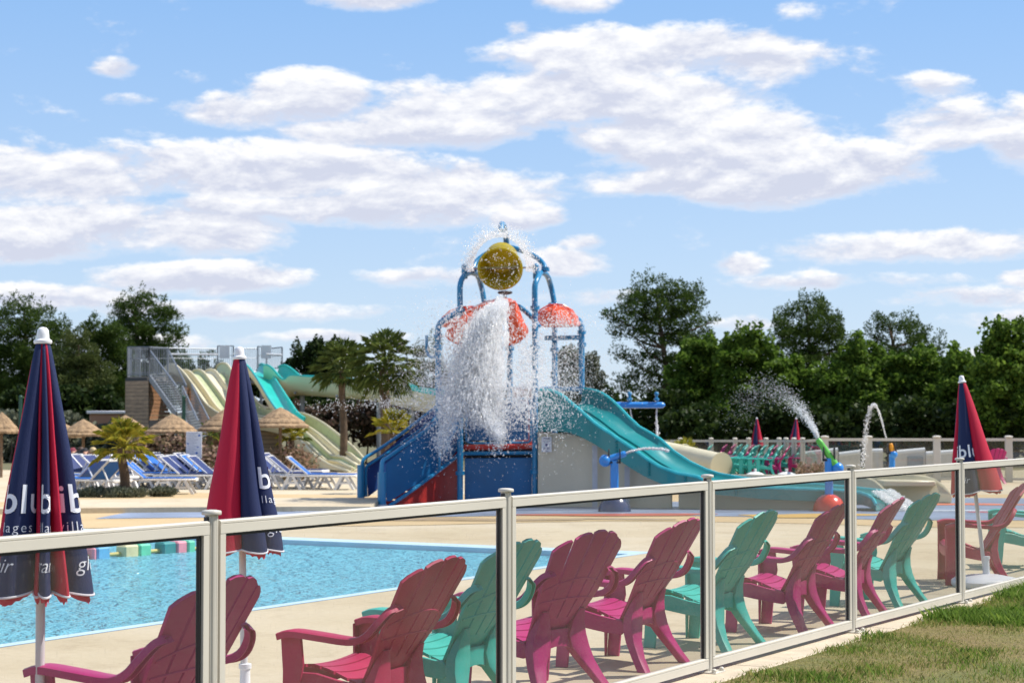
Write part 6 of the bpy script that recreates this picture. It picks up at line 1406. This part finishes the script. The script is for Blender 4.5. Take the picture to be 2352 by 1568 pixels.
# ------------------------------------------------------------------ far fence, barriers, far chairs, far parasols
def far_fence():
    root = thing('glass_fence', 'far beige fence of glass panes in front of the dark trees', 'fence', (at(1900, HZ, 47).x, 47, gz(47)))
    pts = [(1490, 64), (1562, 63.5), (1633, 63), (1688, 62), (1719, 61), (1759, 60), (1789, 59), (1805, 58), (1823, 57), (1843, 56), (1894, 52.2), (1994, 52), (2151, 51.7), (2316, 51.4), (2480, 51)]
    P = []
    for x, D in pts:
        p = at(x, HZ, D); z = gz(p.y); H = at(x, 1004 if x > 1850 else 1008, D).z; p = Vector((p.x, p.y, z)); P.append((p, H))
        m = MB(); r = .11 if x > 1850 else .075; m.box(p + Vector((0, 0, (H - z) / 2)), (r * 2 * .9, .08, H - z)); o = m.build('fence_post', M_alu, root, world=True, bevel=.012)
        m = MB(); m.lathe([(r * 1.05, 0), (r * 1.1, .02), (r * .7, .045), (.01, .05)], p + Vector((0, 0, H - z)), 12); m.build('post_cap', M_alu, o, world=True)
    for (a, ha), (b2, hb) in zip(P, P[1:]):
        m = MB(); m.bar(Vector((a.x, a.y, ha - .06)), Vector((b2.x, b2.y, hb - .06)), .05, .075); m.build('top_rail', M_alu, root, world=True, smooth=False)
        m = MB(); m.bar(Vector((a.x, a.y, a.z + .08)), Vector((b2.x, b2.y, b2.z + .08)), .05, .07); m.build('bottom_rail', M_alu, root, world=True, smooth=False)
        m = MB(); m.add([a + Vector((0, 0, .12)), b2 + Vector((0, 0, .12)), Vector((b2.x, b2.y, hb - .1)), Vector((a.x, a.y, ha - .1))], [(0, 1, 2, 3)]); m.build('glass_pane', M_glass_far, root, world=True, smooth=False)
far_fence()
M_ren = mat('white_render', (.62, .58, .52), .8, var=.1); M_gpan = mat('grey_panel', (.30, .33, .34), .6)
def barrier(label, x0, x1, y0, y1, D, split=None):
    a, b2 = at(x0, y0, D), at(x1, y1, D); z = gz(a.y); root = thing('terrace_parapet', label, 'low wall', (a.x, a.y, z), 0, 'white topped low walls behind the far fence')
    m = MB(); m.prism([Vector((a.x, a.y, z)), Vector((b2.x, b2.y, z)), b2, a], (0, .12, 0)); m.build('wall', M_ren, root, world=True, smooth=False)
    m = MB(); m.tube([a + Vector((0, .06, 0)), b2 + Vector((0, .06, 0))], .075, 10); m.build('white_rail', M_white2, root, world=True)
    if split: c, d = at(split[0], y0, D), at(split[1], y0, D); m = MB(); m.box(((c.x + d.x) / 2, a.y - .03, z + (a.z - z) * .48), (d.x - c.x, .04, (a.z - z) * .75)); m.build('grey_panel', M_gpan, root, world=True, smooth=False)
for k, q in enumerate([('leftmost white-topped low wall behind the green cannon', 1846, 1925, 1042, 1033, 56), ('white-topped low wall left of the hooked water arc', 1928, 1976, 1044, 1038, 55), ('white-topped low wall between water arc and orange cannon', 1996, 2028, 1036, 1035, 56), ('longest white-topped low wall, right of the orange cannon, with grey panel', 2050, 2125, 1040, 1033, 55.5, (2084, 2120)), ('white-topped low wall behind the right-hand parasol', 2128, 2262, 1042, 1033, 55)]): barrier(*q)
p = at(60, HZ, 88); cr = thing('caravan', 'white roofed mobile home glimpsed between the trees at the left', 'mobile home', (p.x, p.y, gz(p.y)))
m = MB(); m.box((0, 0, .8), (1.9, 3, 2.0)); m.build('wall', mat('tan_wall', (.35, .2, .13), .8), cr, bevel=.05); m = MB(); m.box((0, 0, 1.86), (2.1, 3.2, .12)); m.build('roof', M_white2, cr, bevel=.02)
for k in range(1): m = MB(); m.box((0, -1.51, 1.1), (.9, .04, .6)); m.build('window', M_black, cr)
p = at(272, HZ, 80); c2 = dup(cr, (p.x, p.y, gz(p.y)), 0.05, 'white roofed mobile home just left of the wooden tower')
for x in (47, 422 / 1 - 0):
    D = 63; p = at(x, HZ, D); g = thing('green_pole', 'dark green post %s' % ('left of the first parasol among the pines' if x < 100 else 'beside the tower foot behind the straw parasols'), 'post', (p.x, p.y, gz(p.y)))
    m = MB(); m.tube([(0, 0, 0), (0, 0, at(x, 912, D).z - gz(p.y))], .06, 8); m.build('shaft', mat('dark_green_paint', (.01, .06, .04), .5), g); m = MB(); m.ball((0, 0, at(x, 912, D).z - gz(p.y)), .07, 8, 6); m.build('cap', mat('dark_green_paint', (.01, .06, .04), .5), g)
# far chairs: x, depth, heading, colour
FC = [(1608, 49.0, 168, 't'), (1642, 49.5, 165, 'p'), (1662, 50.0, 165, 'p'), (1676, 49.6, 160, 't'), (1690, 49.2, 160, 't'), (1703, 49.0, 165, 'p'), (1716, 48.6, 160, 't'), (1733, 48.4, 165, 't'), (1748, 48.2, 162, 't'), (1757, 48.0, 168, 'p'), (1770, 48.0, 160, 't'), (1790, 47.6, 165, 't'), (1808, 47.4, 168, 'p'), (1818, 47.2, 162, 't'), (1838, 46.8, 172, 'p'), (1688, 47.2, 175, 't'), (1706, 46.4, 170, 't'), (1726, 46.0, 172, 't'), (1745, 45.6, 176, 't'), (1765, 45.4, 172, 't'), (1784, 45.8, 170, 'p')]
near_names = {'p': 'pink', 't': 'turquoise'}
refs = ['leftmost in front of the far fence, above the cream tunnel mouth', 'second from left of the far group', 'third from left of the far group, beside another pink one', 'back row, under the left small parasol', 'back row, right of the left small parasol tip', 'back row, wedged among turquoise ones left of centre', 'back row at the centre-left of the far group', 'back row at the centre of the far group', 'back row just right of centre in the far group', 'back row, thin slice between two turquoise ones', 'back row, left below the second small parasol', 'back row, under the second small parasol', 'back row, right of the second small parasol', 'back row, last turquoise before the end chair', 'rightmost end chair of the far group, by the green cannon', 'front row, leftmost of the row end-on', 'front row, second from left', 'front row, third from left', 'front row, third from right', 'front row, second from right', 'front row, rightmost and half behind the end chair']
for (x, D, hd, k), ref in zip(FC, refs):
    D = 57.0 + (D - 47) * .8; p = at(x, HZ, D); p.z = gz(p.y); dup(proto, p, R(hd), '%s armchair %s' % (near_names[k], ref), CHF, {M_pink: M_teal} if k == 't' else None, scale=(.95, .95, .95))
p = at(2277, HZ, 50.3); p.z = gz(p.y); dup(proto, p, R(100), 'single magenta armchair seen from behind right of the right-hand parasol by the far fence', CHF, scale=(1.0, 1.0, 1.0))
for x, lab in ((1738, 'small distant folded parasol on the left, navy left and crimson right side'), (1818, 'small distant folded parasol on the right, leaning slightly right, mostly crimson edges')):
    D = 60.5 if x < 1800 else 59.8; p = at(x, HZ, D); z = gz(p.y); g = thing('folded_parasol', lab, 'parasol', (p.x, p.y, z), 0, GP); g.rotation_euler = (0, 0 if x < 1800 else .09, -math.atan2(p.x, p.y) + (0 if x < 1800 else .35)); s = (at(x, 957, D).z - z) / 1.93; g.scale = (.85, .85, s)
    make_parasol(g, PAN['c'], texts=None, valley=.72, seed=8, R0=.225, z_bot=.95); pb = MB(); pb.tube([(0, 0, .0), (0, 0, 1.84)], .022, 8); pb.build('pole', M_pole, g)
for x in (1734, 1806):
    p = at(x, HZ, 54.5); b_ = thing('parasol_base', 'rounded cream parasol weight %s in front of the far chairs' % ('at the left' if x < 1800 else 'at the right'), 'parasol base', (p.x, p.y, gz(p.y))); m = MB(); m.lathe([(.26, 0), (.28, .05), (.25, .12), (.12, .17), (.03, .18)], n=20); m.build('weight', M_wh, b_); m = MB(); m.lathe([(.035, .17), (.035, .26), (.03, .27)], n=10); m.build('socket', M_wh, b_)
# ------------------------------------------------------------------ grass
def grass():
    N = 150000; u = rng.uniform(-4, 14, N); v = KV0 + .03 - rng.gamma(1.2, 1.0, N)
    P = np.array([OO.x, OO.y])[None] + u[:, None] * np.array([OU.x, OU.y]) + v[:, None] * np.array([OV.x, OV.y])
    f = (P[:, 1] > 8) & (P[:, 0] / P[:, 1] > .02) & (P[:, 0] / P[:, 1] < .33); P = P[f]; v = v[f]; u = u[f]
    nz = np.array([noise.noise(Vector((a * .8, b * .8, 0))) + .5 * noise.noise(Vector((a * 2.5, b * 2.5, 4))) for a, b in P]); lush = np.clip(.32 + nz * 1.1 + .6 * ((u > 3.4) & (v > -1.6)) - .22 * (v < -1.3), 0, 1)
    k = rng.random(len(P)) < (.25 + .75 * lush); P, lush = P[k], lush[k]; n = len(P); h = (.016 + .058 * lush ** 1.5 * rng.uniform(.4, 1.5, n)) * rng.uniform(.6, 1.3, n)
    a = rng.uniform(0, 6.28, n); w = .0025 + .002 * lush; ln = rng.uniform(.2, 1.0, n) * h; b_ = rng.uniform(0, 6.28, n)
    B = np.stack([P[:, 0], P[:, 1], np.full(n, .008)], 1); S_ = np.stack([np.cos(a) * w, np.sin(a) * w, 0 * a], 1); M_ = B + np.stack([np.cos(b_) * ln * .35, np.sin(b_) * ln * .35, h * .6], 1); T_ = B + np.stack([np.cos(b_) * ln, np.sin(b_) * ln, h], 1)
    V = np.stack([B - S_, B + S_, M_ + S_ * .7, T_, M_ - S_ * .7], 1)
    g = lush > rng.random(n) * 1.0
    for sel, m, lab in ((g, leaf_mat('green_grass', (.09, .19, .02), (.25, .35, .07), .4), 'green grass tufts growing on the lawn outside the near fence'), (~g, leaf_mat('dry_grass', (.24, .24, .07), (.44, .40, .15), .35), 'dry yellow grass on the lawn outside the near fence')):
        W = V[sel].reshape(-1, 3); c = W.mean(0); o = fast_mesh('grass', W - c, np.arange(len(W)).reshape(-1, 5), m); o.location = c; tag(o, lab, 'grass', kind='stuff')
grass()
